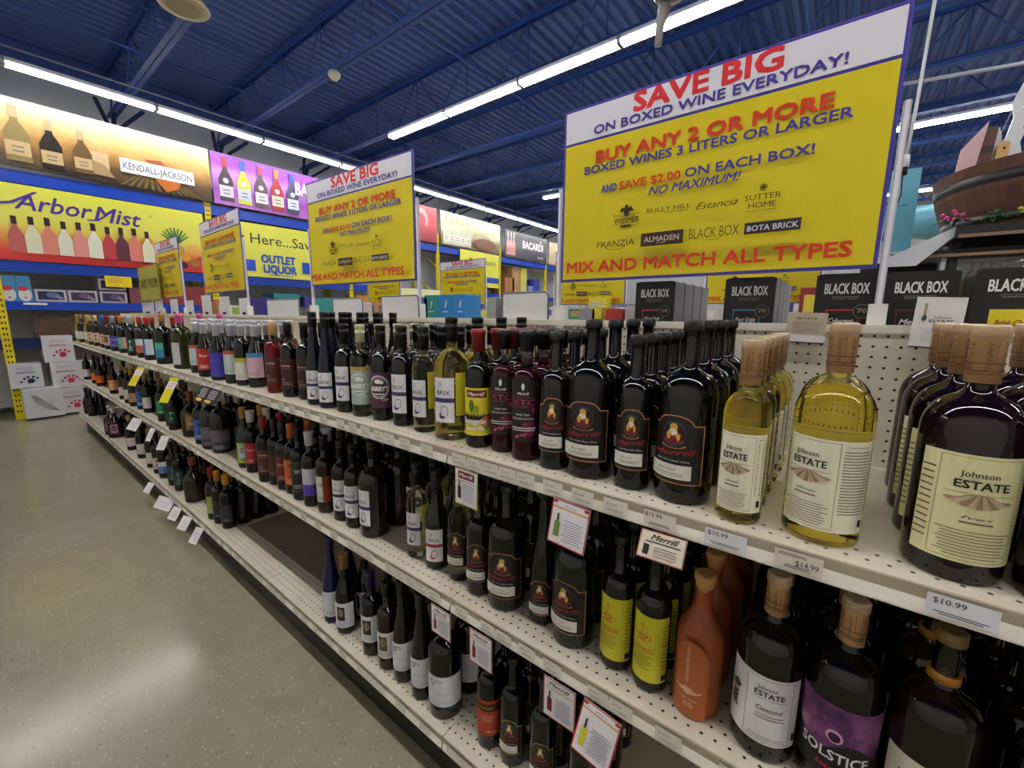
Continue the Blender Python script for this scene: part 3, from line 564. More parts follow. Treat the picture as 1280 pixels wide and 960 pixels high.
for i in range(9):
    t0 = -1 + 2 * i / 9 + .03; t1 = -1 + 2 * (i + 1) / 9 - .03; A.k = 3; A.poly([(-.006 + t0 * .004, .072), (-.006 + t0 * .028, .055 + .010 * abs(t0)), (-.006 + t1 * .028, .055 + .010 * abs(t1)), (-.006 + t1 * .004, .072)], lt)
A.text('Finger Lakes', -.004, .044, .005, .034, lt); A.lines(-.016, .01, .026, .040, 3, lt, .3, .4)
STY['terra'] = ([('clay_body', tb, None), ('cork_stopper', tk, None), ('printed_emblem', A.mesh('printed_emblem'), None)], .047)

LOG = []; NB = [0]
def bottle(key, x, y, z, yaw, label, group=None, cat='wine bottle'):
    NB[0] += 1
    if NB[0] in SKIP: return
    t = thing('wine_bottle', label, cat, (x, y, z), (0, 0, yaw), group)
    for n, m, _ in STY[key][0]: put(n, m, t)
    LOG.append((NB[0], t.name)); return t
SKIP = set([26,35,96,97,98,99,102,103,107,108,119,120,123,124,133,135,139,142,145,148,151,153,154,156,157,159,160,162,163,165,166,168,169,200,201,205,207,208,210,214,219,223,229,233,234,238,242,247,252,257,262,267,270,271,272,276,277,280,281,282,285,286,287,291,292,295,296,297,305,306,308,310,311,313,314,315,327,329,339,347,350,351,355,371,378,381,389,393,395,397])   # bottles fully hidden behind others
def row(key, x, y, z, desc, n, shelf, yaw=0., dx=0., back=None):
    """one facing: the front bottle and the ones queued behind it"""
    r = STY[key][1]; az = math.atan2(.248 - x, 1.346 + y); yaw = yaw + (.62 * az if x < -.24 else .3 if x < -.04 and z > 1 else 0)
    bottle(key, x, y, z, yaw + random.uniform(-.05, .05), '%s, front of %s shelf' % (desc, shelf))
    for i in range(1, n + 1):
        yy = y + i * (2 * r + .005)
        if yy > -.045: break
        rr = random.uniform(-.3, .3) if key not in ('jred', 'jyels', 'jyelm') else yaw + random.uniform(-.1, .1)
        bottle(back or key, x + dx * i + random.uniform(-.003, .003), yy, z, rr, '%s bottle behind %s, %s shelf' % (ORD[i], desc, shelf), 'bottles queued behind the front ones')
TOPR = [
 ('jred', .522, -.500, 'rightmost red magnum cut off by the photo edge', 5, .5), ('jred', .408, -.492, 'big dark red magnum with cream vineyard-fan label', 6, .1), ('jyelm', .252, -.492, 'large yellow white-wine magnum with cork-print sleeve', 1, .0),
 ('jyels', .131, -.515, 'slim yellow wine bottle left of the yellow magnum', 5, -.1), ('mm', .022, -.485, 'widest black magnum with copper-edged label', 3, -.1), ('ms', -.080, -.497, 'slim black bottle between two copper-label magnums', 5, -.1),
 ('mm', -.189, -.487, 'second black magnum with copper-edged label, from the right', 3, -.1), ('ms', -.276, -.501, 'slim copper-label bottle beside the berry bottles', 4, 0), ('xtc', -.366, -.496, 'right berry bottle with pink lettering', 4, .0),
 ('xtc', -.450, -.481, 'left berry bottle with pink lettering', 4, .0), ('sang', -.531, -.495, 'red-necked bottle with yellow sangria label', 4, .05), ('bxy', -.648, -.483, 'yellow magnum with white purple-banded label', 3, .0),
 ('bxc', -.765, -.490, 'pale bottle with white purple-banded label', 4, .0), ('bxd', -.875, -.487, 'rightmost dark bottle with purple-banded label', 4, .0), ('hp', -.992, -.486, "dark bottle with purple round-crest label", 4, .0),
 ('hg', -1.095, -.499, "pale bottle with grey-green round-crest label and cream cap", 4, .0), ('bxd', -1.200, -.499, 'dark purple-banded-label bottle beside the tall flutes', 4, .0), ('bxh', -1.315, -.508, 'right tall flute with purple-banded label', 4, .0), ('bxh', -1.410, -.508, 'left tall flute with purple-banded label', 4, .0),
 ('dusk', -1.545, -.478, 'rightmost dark bottle with maroon label', 4, .1), ('dusk', -1.650, -.498, 'second dark bottle with maroon label', 4, .1), ('rose', -1.80, -.500, 'clear red rose bottle with tan cap', 3, .1), ('pinkm', -2.02, -.492, 'white-capped bottle with pink and blue label', 4, .1),
 ('wy', -2.13, -.512, 'white-capped bottle with cream and yellow label', 3, .1), ('bluew', -2.24, -.520, 'white-capped bottle with pale label and red band', 3, .1), ('purp', -2.42, -.530, 'white-capped bottle with violet label', 3, .2), ('redb', -2.62, -.530, 'white-capped bottle with red label', 3, .2)]
for key, x, y, d, n, yw in TOPR: row(key, x, y, ZA, d, n, 'top', yw)
def far_row(z, shelf, items, xs, y, n):
    for (key, d), x in zip(items, xs): row(key, x, y + random.uniform(-.015, .01), z, d, n, shelf, random.uniform(0, .4))
far_row(ZA, 'top', [('bluew', 'spare white-capped bottle left of the red label'), ('oliw', 'olive magnum with pink cap and white label'), ('magn', 'large dark magnum with blue side label'), ('bw1', 'bottle with white and blue label'), ('wor', 'bottle with white and orange label'), ('gdk', 'bottle with dark green oval label'), ('pgr', 'bottle with pink and green label'), ('prp', 'bottle with small purple label'), ('facer', 'red-capped bottle with portrait label'), ('faceb', 'blue-capped bottle with orange-figure label'), ('face', 'right tan-capped bottle with round figure label'), ('face', 'left tan-capped bottle with round figure label'), ('spk', 'gold-necked bottle near the far shelf end'), ('wlab', 'dark bottle with white label second from the far end'), ('spk', 'last gold-necked bottle at the far shelf end')],
        [-2.83, -3.14, -3.56, -3.92, -4.18, -4.43, -4.80, -5.09, -5.38, -5.65, -5.98, -6.3, -6.62, -6.90, -7.17], -.510, 2)
MIDL = [('plain', .535, -.50, 'plain dark bottle at the right photo edge', 2, 0), ('gband', .428, -.487, 'dark magnum with gold neck band', 2, .2), ('sols', .316, -.487, 'dark magnum with purple moonscape label', 2, -.1), ('conc', .206, -.485, 'dark magnum with grey Concord label', 2, .15), ('terra', .083, -.485, 'terracotta clay bottle with cork stopper', 2, 0),
 ('cer', -.014, -.492, 'right bottle with yellow cup-picture label', 3, .0), ('cer', -.099, -.484, 'left bottle with yellow cup-picture label', 3, 0), ('mmg', -.220, -.478, 'greenish magnum with copper-edged label', 2, 0), ('mh', -.319, -.473, 'tall flute with copper-edged label', 3, 0), ('mm', -.438, -.481, 'black magnum with copper-edged label right of the seam', 2, 0), ('msr', -.535, -.492, 'slim reddish bottle with copper-edged label', 3, 0), ('mw', -.628, -.481, 'clear bottle with copper-edged label', 3, 0),
 ('bxp', -.733, -.481, 'dark bottle with white and pink-banded label', 3, 0), ('bxc', -.830, -.481, 'clear wine bottle with purple-banded label', 2, .1), ('bxd', -.985, -.36, 'dark purple-banded-label bottle set back from the edge', 2, .1), ('bxm', -1.072, -.488, 'purplish magnum with purple-banded label', 2, 0), ('bxd', -1.180, -.502, 'right slim dark bottle with purple-banded label', 2, .1), ('bxd', -1.270, -.501, 'left slim dark bottle with purple-banded label', 3, .1),
 ('burn', -1.385, -.507, 'brown bottle with beige and rust label', 3, .0), ('whc', -1.490, -.515, 'white-capped bottle with grey and violet label', 3, .1), ('ory', -1.590, -.515, 'dark bottle with black DRY label', 2, .1), ('orng', -1.680, -.505, 'orange-capped bottle with orange label', 2, .1), ('mrn', -1.755, -.510, 'dark bottle with maroon NOIR label', 2, .1), ('brn', -1.845, -.508, 'dark bottle with brown label', 2, .1), ('duskr', -1.925, -.525, 'burgundy-capped bottle with maroon label', 2, .2),
 ('redl', -2.105, -.514, 'white-capped bottle with red label', 2, .2), ('grnq', -2.215, -.509, 'green bottle with lime and blue label', 1, .2), ('bigd', -2.60, -.498, 'right large dark magnum in the blurry pair', 2, .2), ('bigd', -2.73, -.51, 'left large dark magnum in the blurry pair', 1, .2), ('blul', -2.88, -.522, 'bottle with blue swirl label', 2, .2), ('brnd', -3.13, -.500, 'squat brown jug bottle with tan label', 1, .3)]
style('cer', 'bord', dark, foilb, L_cereo(R1))
for key, x, y, d, n, yw in MIDL: row(key, x, y, ZB_, d, max(n, 4), 'middle', yw)
far_row(ZB_, 'middle', [('gcir', 'right dark bottle with small green oval'), ('gcir', 'left dark bottle with small green oval'), ('gcap', 'dark bottle with bright green label'), ('wlab', 'right bottle with plain white label'), ('blul', 'far bottle with small blue label'), ('olab', 'bottle with amber label'), ('wlab', 'left bottle with plain white label'), ('pkl', 'bottle with pale pink label'), ('opk', 'bottle with orange and pink label'), ('ogl', 'right bottle with vivid orange label'), ('ogl', 'left bottle with vivid orange label'), ('wlab', 'bottle with white label at the far end')],
        [-3.40, -3.54, -3.76, -4.20, -4.40, -4.60, -4.79, -5.06, -5.5, -6.2, -6.5, -6.93], -.520, 1)
BASL = [('my', -.150, -.53, 'bottle in the frame corner under the white card', 1, .1), ('my', -.270, -.53, 'yellow-edged label bottle cut by the frame bottom', 1, 0), ('my', -.372, -.53, 'tall dark bottle with yellow-edged label', 1, .0), ('redm', -.457, -.534, 'dark bottle with red CABERNET label', 2, .0), ('wvm', -.638, -.541, 'dark magnum with white vine label', 2, .0), ('wvh', -.736, -.555, 'right brown flute with white vine label', 1, .0), ('wvh', -.838, -.552, 'left brown flute with white vine label', 1, 0),
 ('wp3', -.925, -.552, 'bottle with white label and brown picture', 1, .0), ('wp2', -1.025, -.552, 'purple-capped bottle with picture label', 1, 0), ('wp', -1.205, -.550, 'tan-capped bottle with dark portrait label', 1, .0), ('wb', -1.302, -.555, 'cobalt blue flute with white label', 1, .2), ('wvm', -.60, -.25, 'white-labelled magnum set back in shade', 0, .3),
 ('ycap', -2.50, -.536, 'right yellow-capped dark bottle', 3, .2), ('ycap', -2.605, -.545, 'left yellow-capped dark bottle', 2, .2), ('rcap', -2.70, -.548, 'red-capped bottle with green-yellow label', 2, .2), ('olv', -3.09, -.54, 'round olive jug with brown cap', 1, .2), ('dkt', -3.37, -.55, 'right dark bottle with teal label', 2, .2), ('dkt', -3.52, -.55, 'left dark bottle with teal label', 2, .2)]
for key, x, y, d, n, yw in BASL: row(key, x, y, ZC_, d, (n if x > -1.1 and x < -.5 else max(n, 3) if x > -.5 else n), 'bottom', yw)
far_row(ZC_, 'bottom', [('bll', 'bottle with sky-blue label'), ('rbl', 'bottle with pale red-figure label'), ('wlab', 'rightmost plain white-label bottle'), ('wlab', 'middle plain white-label bottle'), ('pkl', 'pale pink-label bottle'), ('jugr', 'right dark red jug with purple label'), ('jugr', 'left dark red jug with purple label'), ('fdk', 'right dark bottle at the far end'), ('fdk', 'left dark bottle at the far end')],
        [-3.75, -3.9, -4.1, -4.45, -4.8, -5.45, -5.62, -6.85, -7.05], -.555, 1)

# =============================================================== tall yellow signs
yellow = mt('#cdbc08', .35, name='sign_yellow'); sgray = mt('#d4d3dc', .35, name='sign_white'); sred = mt('#d1222c', .4); sorg = mt('#cc3318', .4); sblue = mt('#3b2f93', .4)
def sign_print():
    W_, H = .896, .577; A = Art(step=.0006); A.rect(0, W_, 0, H, sblue); A.rect(.006, W_ - .006, .006, .462, yellow); A.rect(.006, W_ - .006, .470, H - .006, sgray)
    T = A.text
    T('SAVE BIG', .453, .517, .056, .400, sred, .045); T('ON BOXED WINE EVERYDAY!', .453, .482, .027, .675, sblue, .03)
    T('BUY ANY 2 OR MORE', .450, .390, .037, .645, sorg, .045); T('BOXED WINES 3 LITERS OR LARGER', .450, .357, .026, .728, sblue, .03)
    T('AND', .180, .288, .025, .055, sblue, .03); T('SAVE $2.00', .315, .288, .025, .195, sorg, .03); T('ON EACH BOX!', .585, .288, .026, .318, sblue, .03); T('NO MAXIMUM!', .449, .254, .025, .262, sblue, .02, .3)
    k = mt('#2b250c', .5)
    T('WIDMER', .249, .180, .016, .086, k, .02); A.ell(.249, .214, .024, .012, k, 20, 0, PI, .55); A.ell(.249, .212, .010, .014, k); A.ell(.235, .221, .006, .007, k); A.ell(.263, .221, .006, .007, k); A.ell(.249, .228, .007, .007, k)
    for z in (.200, .1765, .2045): A.rect(.205, .293, z, z + .0012, k)
    A.poly([(.228, .172), (.270, .172), (.263, .164), (.235, .164)], k)
    T('BULLY HILL', .386, .198, .014, .134, k); T('VINEYARDS', .41, .190, .006, .07, k); T('Estancia', .523, .188, .020, .112, k, 0, .45)
    T('SUTTER', .640, .192, .015, .086, k); T('HOME', .640, .171, .015, .066, k); A.ell(.640, .222, .009, .009, k, 18, 0, 2 * PI, .7); A.ell(.640, .222, .005, .005, k); A.lines(.60, .68, .162, .165, 1, k, .3)
    T('FRANZIA', .219, .105, .021, .134, k); A.ell(.219, .106, .035, .012, k, 16, PI, 2 * PI, .9)
    A.rect(.307, .438, .096, .136, mt('#1c1718', .5)); A.rect(.310, .435, .099, .133, mt('#3a1f1c', .5)); T('ALMADEN', .372, .108, .017, .108, mt('#c9bfb0', .5), .01); T('WINES', .372, .101, .004, .03, mt('#c9bfb0', .5))
    T('BLACK BOX', .523, .104, .031, .135, mt('#5a5312', .5)); A.lines(.50, .545, .095, .099, 1, k, .3)
    A.rect(.604, .735, .102, .132, mt('#241c2a', .5)); T('BOTA BRICK', .670, .109, .015, .118, mt('#d8d4d8', .5), .015)
    T('MIX AND MATCH ALL TYPES', .443, .026, .038, .805, sorg, .04)
    return A.mesh('printed_face')
sface = sign_print(); smetal = mt('#b9b6c4', .35)
b = MB(); b.box(-.003, .899, .0003, .006, -.003, .580, mt('#4a44a0', .4)); sboard = b.mesh('sign_board')
def big_sign(x, y, z, label, sx=1., sz=1., rot=0., post=.15, lean=0.):
    t = thing('yellow_sign', label, 'sign', (x, y, z), (lean, 0, rot), 'tall yellow promotional signs')
    for nm, me in (('sign_board', sboard), ('printed_face', sface)): put(nm, me, t).scale = (sx, 1, sz)
    W_ = .896 * sx
    for px, top in ((-.016, .33 * sz), (W_ + .016, .37 * sz)):
        p = MB(); p.box(px - .0075, px + .0075, .004, .014, -post, top, smetal); p.box(px - .004, px + .004, .0, .004, -post, top, mt('#dcdae4', .3)); p.build('post', t)
        p = MB(); p.box(px - .018, px + .018, -.012, .03, -post - .012, -post + .06, mt('#d9d6d0', .4)); p.build('post_foot', t)
big_sign(-.600, .04, 1.598, 'largest yellow boxed-wine sign at the right, above the black boxes')
big_sign(-2.455, .04, 1.646, 'second yellow boxed-wine sign from the right on the gondola', 1.09, 1.06, .035, .18)
big_sign(-4.42, .04, 1.646, 'third yellow boxed-wine sign, in front of the blue and yellow wall sign', 1.10, 1.06, -.03, .18)
big_sign(-5.92, .04, 1.63, 'fourth yellow boxed-wine sign, behind the small plum sign', .92, 1.03, .0, .17)
for x, z, d in ((-4.70, 1.62, 'small distant yellow sign on the next gondola, above the blue cartons'), (-2.62, 1.605, 'distant yellow sign showing under the lower left of the largest sign'), (-.86, 1.60, 'distant yellow sign showing under the lower right of the largest sign'), (-6.62, 1.62, 'distant yellow sign showing below the second sign')):
    big_sign(x, 3.2, z, d, 1.02, 1.1, .0, .16)
t = thing('small_sign', 'small olive-yellow SAKE / PLUM sign on a pole at the left', 'sign', (-6.60, .0, 1.60), (0, 0, .0))
b = MB(); b.box(0, .86, 0, .006, 0, .40, mt('#8a8430', .5)); b.build('sign_board', t)
A = Art(step=.001); A.rect(.01, .85, .01, .39, mt('#a8a23c', .45)); A.text('SAKE / PLUM', .43, .15, .11, .74, ink, .01); A.build('printed_face', t)
b = MB(); b.box(.42, .44, .007, .02, -.15, .2, smetal); b.build('post', t)

# =============================================================== talker cards, tags
def card(label, x, z, w, h, kind, y=-.592, tilt=0., lean=0., yaw=0., group='promo cards clipped under the shelf edges'):
    t = thing('shelf_card', label, 'shelf card', (x, y, z), (lean, tilt, yaw), group)
    b = MB(); b.box(-w / 2, w / 2, 0, .001, -h, 0, mt('#d8d6d4', .5)); b.build('card', t); A = Art(step=.0003); X = w / 2
    if kind in ('red', 'yel', 'script', 'bottle'):
        bd = {'red': '#b83040', 'yel': '#c9b83a', 'script': '#b83040', 'bottle': '#c22a3a'}[kind]
        A.rect(-X, X, -h, 0, mt(bd, .4)); A.rect(-X + .003, X - .003, -h + .003, -.003, mt('#dcdade', .4))
        if kind == 'yel': A.rect(-X * .7, X * .75, -.026, -.006, mt('#6d1430', .4)); A.text('Merrill', 0, -.020, .010, X * 1.2, labwhite, .03, .3); A.rect(-X + .008, X - .008, -.033, -.031, gold)
        elif kind == 'script': A.text('Merrill', 0, -.018, .011, X * 1.3, mt('#6d1430', .5), .02, .4); A.rect(-X + .006, X - .006, -.026, -.0235, mt('#b8a23a', .5))
        else: A.rect(-X + .003, X - .003, -.020, -.016, mt('#d09a5a', .5)); A.text('Riesling' if kind == 'red' else 'Wine', 0, -.012, .004, X * .6, signblue); A.ell(-X + .008, -.006, .006, .003, mt('#8a1c2a', .5)); A.ell(X - .008, -.006, .006, .003, mt('#8a1c2a', .5))
        bc = {'red': '#6a8a3a', 'yel': '#3a1c1a', 'script': '#7a1c24', 'bottle': '#c9c22a'}[kind]
        A.rect(-X * .72, -X * .42, -h * .82, -h * .48, mt(bc, .5)); A.rect(-X * .62, -X * .52, -h * .48, -h * .3, mt('#24201c', .5)); A.lines(-X * .3, X * .85, -h * .88, -h * .38, 9, mt('#8a8aa0', .5), .3, .3)
    elif kind == 'dark':
        A.rect(-X, X, -h, 0, mt('#c9bfae', .4)); A.frame(-X, X, -h, 0, .002, mt('#8a4a34', .4)); A.text('Merrill', .004, -.016, .011, X * 1.2, mt('#1c1412', .5), .02, .4); A.rect(-X * .7, X * .8, -.021, -.019, ink); A.rect(-X * .75, -X * .5, -h * .85, -h * .5, ink); A.lines(-X * .3, X * .7, -h * .9, -h * .5, 4, inkbr, .25)
    elif kind == 'est':
        A.text('Johnson', .006, -h * .42, .0055, w * .36, inkbr, .01, .2); A.text('ESTATE', .006, -h * .50, .0065, w * .5, ink, .02); A.lines(-X * .65, X * .75, -h * .88, -h * .6, 7, mt('#8a8a92', .5), .15, .3); A.rect(-X * .62, -X * .52, -h * .36, -h * .14, mt('#9a8a4a', .5)); A.ell(-X * .57, -h * .42, .004, .007, mt('#3a3a2c', .5)); A.rect(-X, X, -h, -h + .003, ink); A.rect(-X, X, -.002, 0, ink)
    elif kind == 'tan':
        A.rect(-X, X, -h * .72, 0, mt('#b3a892', .5)); A.text('ESTATE', 0, -h * .22, .0055, w * .5, ink, .02); A.lines(-X * .8, X * .8, -h * .66, -h * .3, 6, inkbr, .2, .2); A.rect(-X, X, -h, -h + .003, ink)
    elif kind == 'ytag': A.rect(-X, X, -h, -h * .45, mt('#cfc01c', .4)); A.rect(-X, X, -h * .15, 0, mt('#cfc01c', .4)); A.lines(-X * .7, X * .7, -h * .4, -h * .2, 3, mt('#c26a5a', .5), .3)
    elif kind == 'blk': A.rect(-X, X, -h, 0, mt('#24201e', .5)); A.lines(-X * .8, X * .8, -h * .7, -h * .1, 6, labwhite, .3, .4); A.ell(-X * .2, -h * .85, X * .5, h * .1, mt('#d8b04a', .5))
    elif kind == 'wht': A.lines(-X * .7, X * .7, -h * .85, -h * .3, 4, mt('#a09aa0', .5), .2, .3)
    A.build('print', t)
C = card
C('white promo card with yellow edge, under the top shelf at the seam', -.488, 1.071, .080, .100, 'yel', tilt=.02)
C('red-edged white card with green bottle, under the top shelf', -.172, 1.073, .092, .100, 'red', tilt=.06, lean=-.15)
C('tan promo card tilted under the top shelf above the cup-label bottles', .026, 1.071, .085, .052, 'dark', lean=-.6, tilt=-.03)
C('red-edged card with gold line, under the middle shelf left of the seam', -.599, .616, .082, .092, 'script'); C('red-edged script card above the red CABERNET bottle', -.440, .616, .082, .102, 'script')
C('red-edged script card above the yellow-edged label bottle', -.189, .616, .088, .108, 'script'); C('tilted red-edged card with yellow-labelled bottle at the frame bottom', -.078, .616, .092, .125, 'bottle', tilt=.14, lean=-.2)
C('white winery card standing on the pegboard rail', .415, 1.522, .080, .115, 'est', -.022, group='cards on the pegboard', lean=-.05, tilt=.04); C('tan winery card on the pegboard rail', .175, 1.486, .085, .078, 'tan', -.02, group='cards on the pegboard', tilt=.03)
C('small red script card on the pegboard rail beside the black box', -.283, 1.453, .035, .038, 'script', -.02, group='cards on the pegboard')
for x, z, k, tl, w, h, lb in ((-3.80, 1.072, 'ytag', .28, .055, .15, 'left long yellow tag hanging from the top shelf'), (-2.98, 1.072, 'ytag', .22, .055, .165, 'right long yellow tag hanging from the top shelf'), (-2.40, 1.082, 'blk', .5, .065, .09, 'left black printed tag hanging from the top shelf'), (-2.27, 1.082, 'blk', .5, .07, .085, 'right black printed tag hanging from the top shelf'),
     (-4.15, .625, 'wht', .5, .08, .10, 'left white tag hanging from the middle shelf'), (-3.70, .625, 'wht', .1, .04, .10, 'middle white tag hanging from the middle shelf'), (-3.38, .625, 'wht', .05, .06, .10, 'right white tag hanging from the middle shelf')):
    C(lb, x, z, w, h, k, -.60, tilt=tl * .5, lean=-.55, yaw=.6, group='tags hanging far down the gondola')
for x, w, h, lb in ((-3.80, .07, .09, 'leftmost white tag hanging from the bottom shelf'), (-3.38, .17, .10, 'widest white tag hanging from the bottom shelf'), (-3.14, .085, .10, 'third white tag hanging from the bottom shelf'), (-2.93, .085, .10, 'fourth white tag hanging from the bottom shelf'), (-2.70, .07, .11, 'rightmost white tag hanging from the bottom shelf')):
    C(lb, x, .182, w * .85, h * .85, 'wht', -.632, tilt=.12, lean=-.6, yaw=.4, group='tags on the bottom shelf edge')

# white sign holders standing on the rail
hold = mt('#d5d4d2', .3); hgray = mt('#6c6e72', .35)
def holder(x0, x1, z1, label, y=.02, yaw=0.):
    t = thing('sign_holder', label, 'sign holder', (x0, y, 1.458), (0, 0, yaw), 'white sign holders'); w = x1 - x0; h = z1 - 1.458; r = .018
    b = MB(); b.box(.004, w - .004, 0, .004, 0, h - .004, hold); b.build('card_panel', t)
    pts = [(0, .002, 0), (0, .002, h - r)] + [(r - r * math.cos(a), .002, h - r + r * math.sin(a)) for a in (.4, .8, 1.2, 1.57)] + [(w - r + r * math.sin(a), .002, h - r + r * math.cos(a)) for a in (0, .4, .8, 1.2, 1.57)] + [(w, .002, 0)]
    b = MB(); b.tube(pts, .004, hgray, 6); b.build('wire_frame', t)
holder(-.868, -.645, 1.562, 'white sign holder left of the largest yellow sign'); holder(-1.70, -1.40, 1.565, 'white sign holder right of the second yellow sign post'); holder(-2.19, -1.88, 1.560, 'white sign holder under the second yellow sign'); holder(-3.10, -2.62, 1.566, 'white sign holder left of the second yellow sign')
for i, (x, w) in enumerate(((-3.62, .2), (-4.05, .22), (-4.5, .24), (-4.95, .2), (-5.5, .25), (-6.1, .3), (-6.7, .5))):
    t = thing('blank_card', '%s blank white card standing on the rail, counted leftward from the third yellow sign' % ORD[i], 'card', (x, .02, 1.458), group='blank cards on the rail')
    b = MB(); b.box(0, w, 0, .003, 0, .13 + .02 * (i % 3), hold); b.build('card', t); b = MB(); b.box(w * .4, w * .6, -.01, .02, 0, .02, black); b.build('clip', t)

# =============================================================== boxed wine on the far side
bb = mt('#0a090b', .3); silver = mt('#8f8d90', .3, metal=.4)
def wine_box(x, y, z, w, d, h, face, side, prt, label, group='black wine boxes', yaw=0., cat='wine box'):
    t = thing('wine_box', label, cat, (x, y, z), (0, 0, yaw), group); b = MB(); c = .012
    b.add([(0, 0, 0), (w, 0, 0), (w, 0, h - c * .3), (w - c, 0, h), (c, 0, h), (0, 0, h - c * .3), (0, d, 0), (w, d, 0), (w, d, h), (0, d, h)],
          [(0, 1, 2, 3, 4, 5), (7, 6, 9, 8), (6, 7, 1, 0)], face)
    b.add([(w, 0, 0), (w, d, 0), (w, d, h - c * .3), (w, 0, h - c * .3)], [(0, 1, 2, 3)], side); b.add([(0, d, 0), (0, 0, 0), (0, 0, h - c * .3), (0, d, h - c * .3)], [(0, 1, 2, 3)], side)
    b.add([(c, 0, h), (w - c, 0, h), (w - c, d, h), (c, d, h)], [(0, 1, 2, 3)], face); b.add([(w, 0, h - c * .3), (w, d, h - c * .3), (w - c, d, h), (w - c, 0, h)], [(0, 1, 2, 3)], face); b.add([(0, d, h - c * .3), (0, 0, h - c * .3), (c, 0, h), (c, d, h)], [(0, 1, 2, 3)], face)
    b.build('carton', t)
    if prt: put('print', prt(w, h), t)
def bbprint(name, col, seal='90'):
    def f(w, h):
        A = Art(step=.0004); wt = mt('#dedede', .4); A.text('BLACK BOX', w * .5, h * .72, h * .15, w * .70, wt, .018); A.rect(w * .28, w * .72, h * .675, h * .68, mt('#8a8a8a', .5)); A.text('PREMIUM WINES', w * .5, h * .64, h * .022, w * .4, mt('#8a8a8a', .5))
        A.rect(w * .2, w * .75, -.0, h * .50, mt(col, .4)); A.rect(w * .225, w * .725, 0, h * .475, mt('#141214', .4) if col != '#d8c420' else mt(col, .4)); A.text(name, w * .47, h * .30, h * .075, w * .4, wt if col != '#d8c420' else mt('#8a4a1c', .4), .02, .3); A.lines(w * .3, w * .65, h * .18, h * .23, 1, mt('#8a8a8a', .5), .3)
        A.ell(w * .78, h * .47, w * .14, w * .14, mt('#6f675a', .4), 24); A.ell(w * .78, h * .47, w * .125, w * .125, mt('#1a1817', .4), 24); A.text(seal, w * .78, h * .45, h * .06, w * .14, mt('#a89a80', .4), .02)
        return A.mesh('print')
    return f
BX = [(-.345, 'Pinot Noir', '#b8406a', 4, 'below the lower middle of the largest sign'), (-.055, 'Pinot Grigio', '#2a8ab8', 4, 'right of the Pinot Noir box'), (.178, 'Cabernet', '#b82a24', 2, 'below the right post of the largest sign'), (.324, 'Merlot', '#5a1c2a', 2, 'behind the white winery card'), (.484, 'Brisk Chard', '#d8c420', 2, 'with yellow panel at the right photo edge')]
for i, (x, nm, c, n, where) in enumerate(BX):
    w = (.137, .137, .136, .136, .155)[i]; h = .19 if i < 3 else .188
    for k in range(n):
        wine_box(x, .13 + k * .112, 1.402, w, .105, h, bb, silver if i < 2 else mt('#111012', .4), bbprint(nm, c, '70' if i else '100') if k == 0 else None, ('black %s box %s' % (nm, where)) if k == 0 else '%s box back behind the black %s box' % (ORD[k], nm))
def leafprint(w, h):
    A = Art(step=.0004); A.poly([(w * .45, h * .6), (w * .55, h * .62), (w * .62, h * .85), (w * .52, h * .78)], labwhite); A.lines(w * .3, w * .7, h * .45, h * .52, 1, labwhite, .4); return A.mesh('print')
for i, (x, w, c, h, lb) in enumerate(((-1.79, .09, '#c97a3a', .165, 'orange wine box left of the teal one'), (-1.685, .115, '#2f9a90', .17, 'teal wine box on the rear shelf'), (-1.565, .115, '#2a86c4', .17, 'left bright blue wine box'), (-1.447, .105, '#2f7fc0', .17, 'right bright blue wine box'), (-2.60, .12, '#c9822c', .16, 'orange wine box behind the second sign post'), (-2.47, .10, '#c8c2b8', .14, 'white and navy wine box behind the second sign post'), (-1.86, .2, '#2a7ac4', .155, 'blue and red carton under the second sign'), (-3.0, .3, '#2a8a86', .175, 'dark teal carton on the rear shelf'), (-1.2, .06, '#8a8f86', .15, 'small grey box right of the blue ones'), (-1.1, .10, '#5a3fb8', .15, 'violet box right of the blue ones'))):
    wine_box(x, .30, 1.402, w, .11, h + .01, mt(c, .45), mt(c, .5), leafprint if i in (1, 2, 3) else None, lb, 'coloured cartons on the rear shelf', cat='carton')
for i, (x, c, w) in enumerate(((-.62, '#8f9298', .07), (-.56, '#d8cf3a', .04), (-.50, '#b5342a', .07), (-.42, '#c9c4c0', .05), (-.36, '#b9b3b0', .0))):
    if w: wine_box(x, .22, 1.402, w, .08, .10 + .01 * (i % 2), mt(c, .5), mt(c, .5), None, '%s small carton from the left, seen under the largest sign' % ORD[i], 'small cartons under the largest sign', cat='carton')
for i, (x, c, h) in enumerate(((-4.6, '#4a2f9c', .21), (-4.35, '#3a2a8a', .21), (-4.9, '#8fbf4a', .13), (-3.95, '#a8c86a', .11), (-5.6, '#b87a4a', .2), (-5.9, '#9a3a3a', .22), (-5.3, '#c9c6c2', .15))):
    wine_box(x, .40, 1.402, .24, .15, h, mt(c, .5), mt(c, .5), None, '%s coloured carton on the rear shelf behind the third and fourth signs' % ORD[i], 'cartons far down the rear shelf', cat='carton')

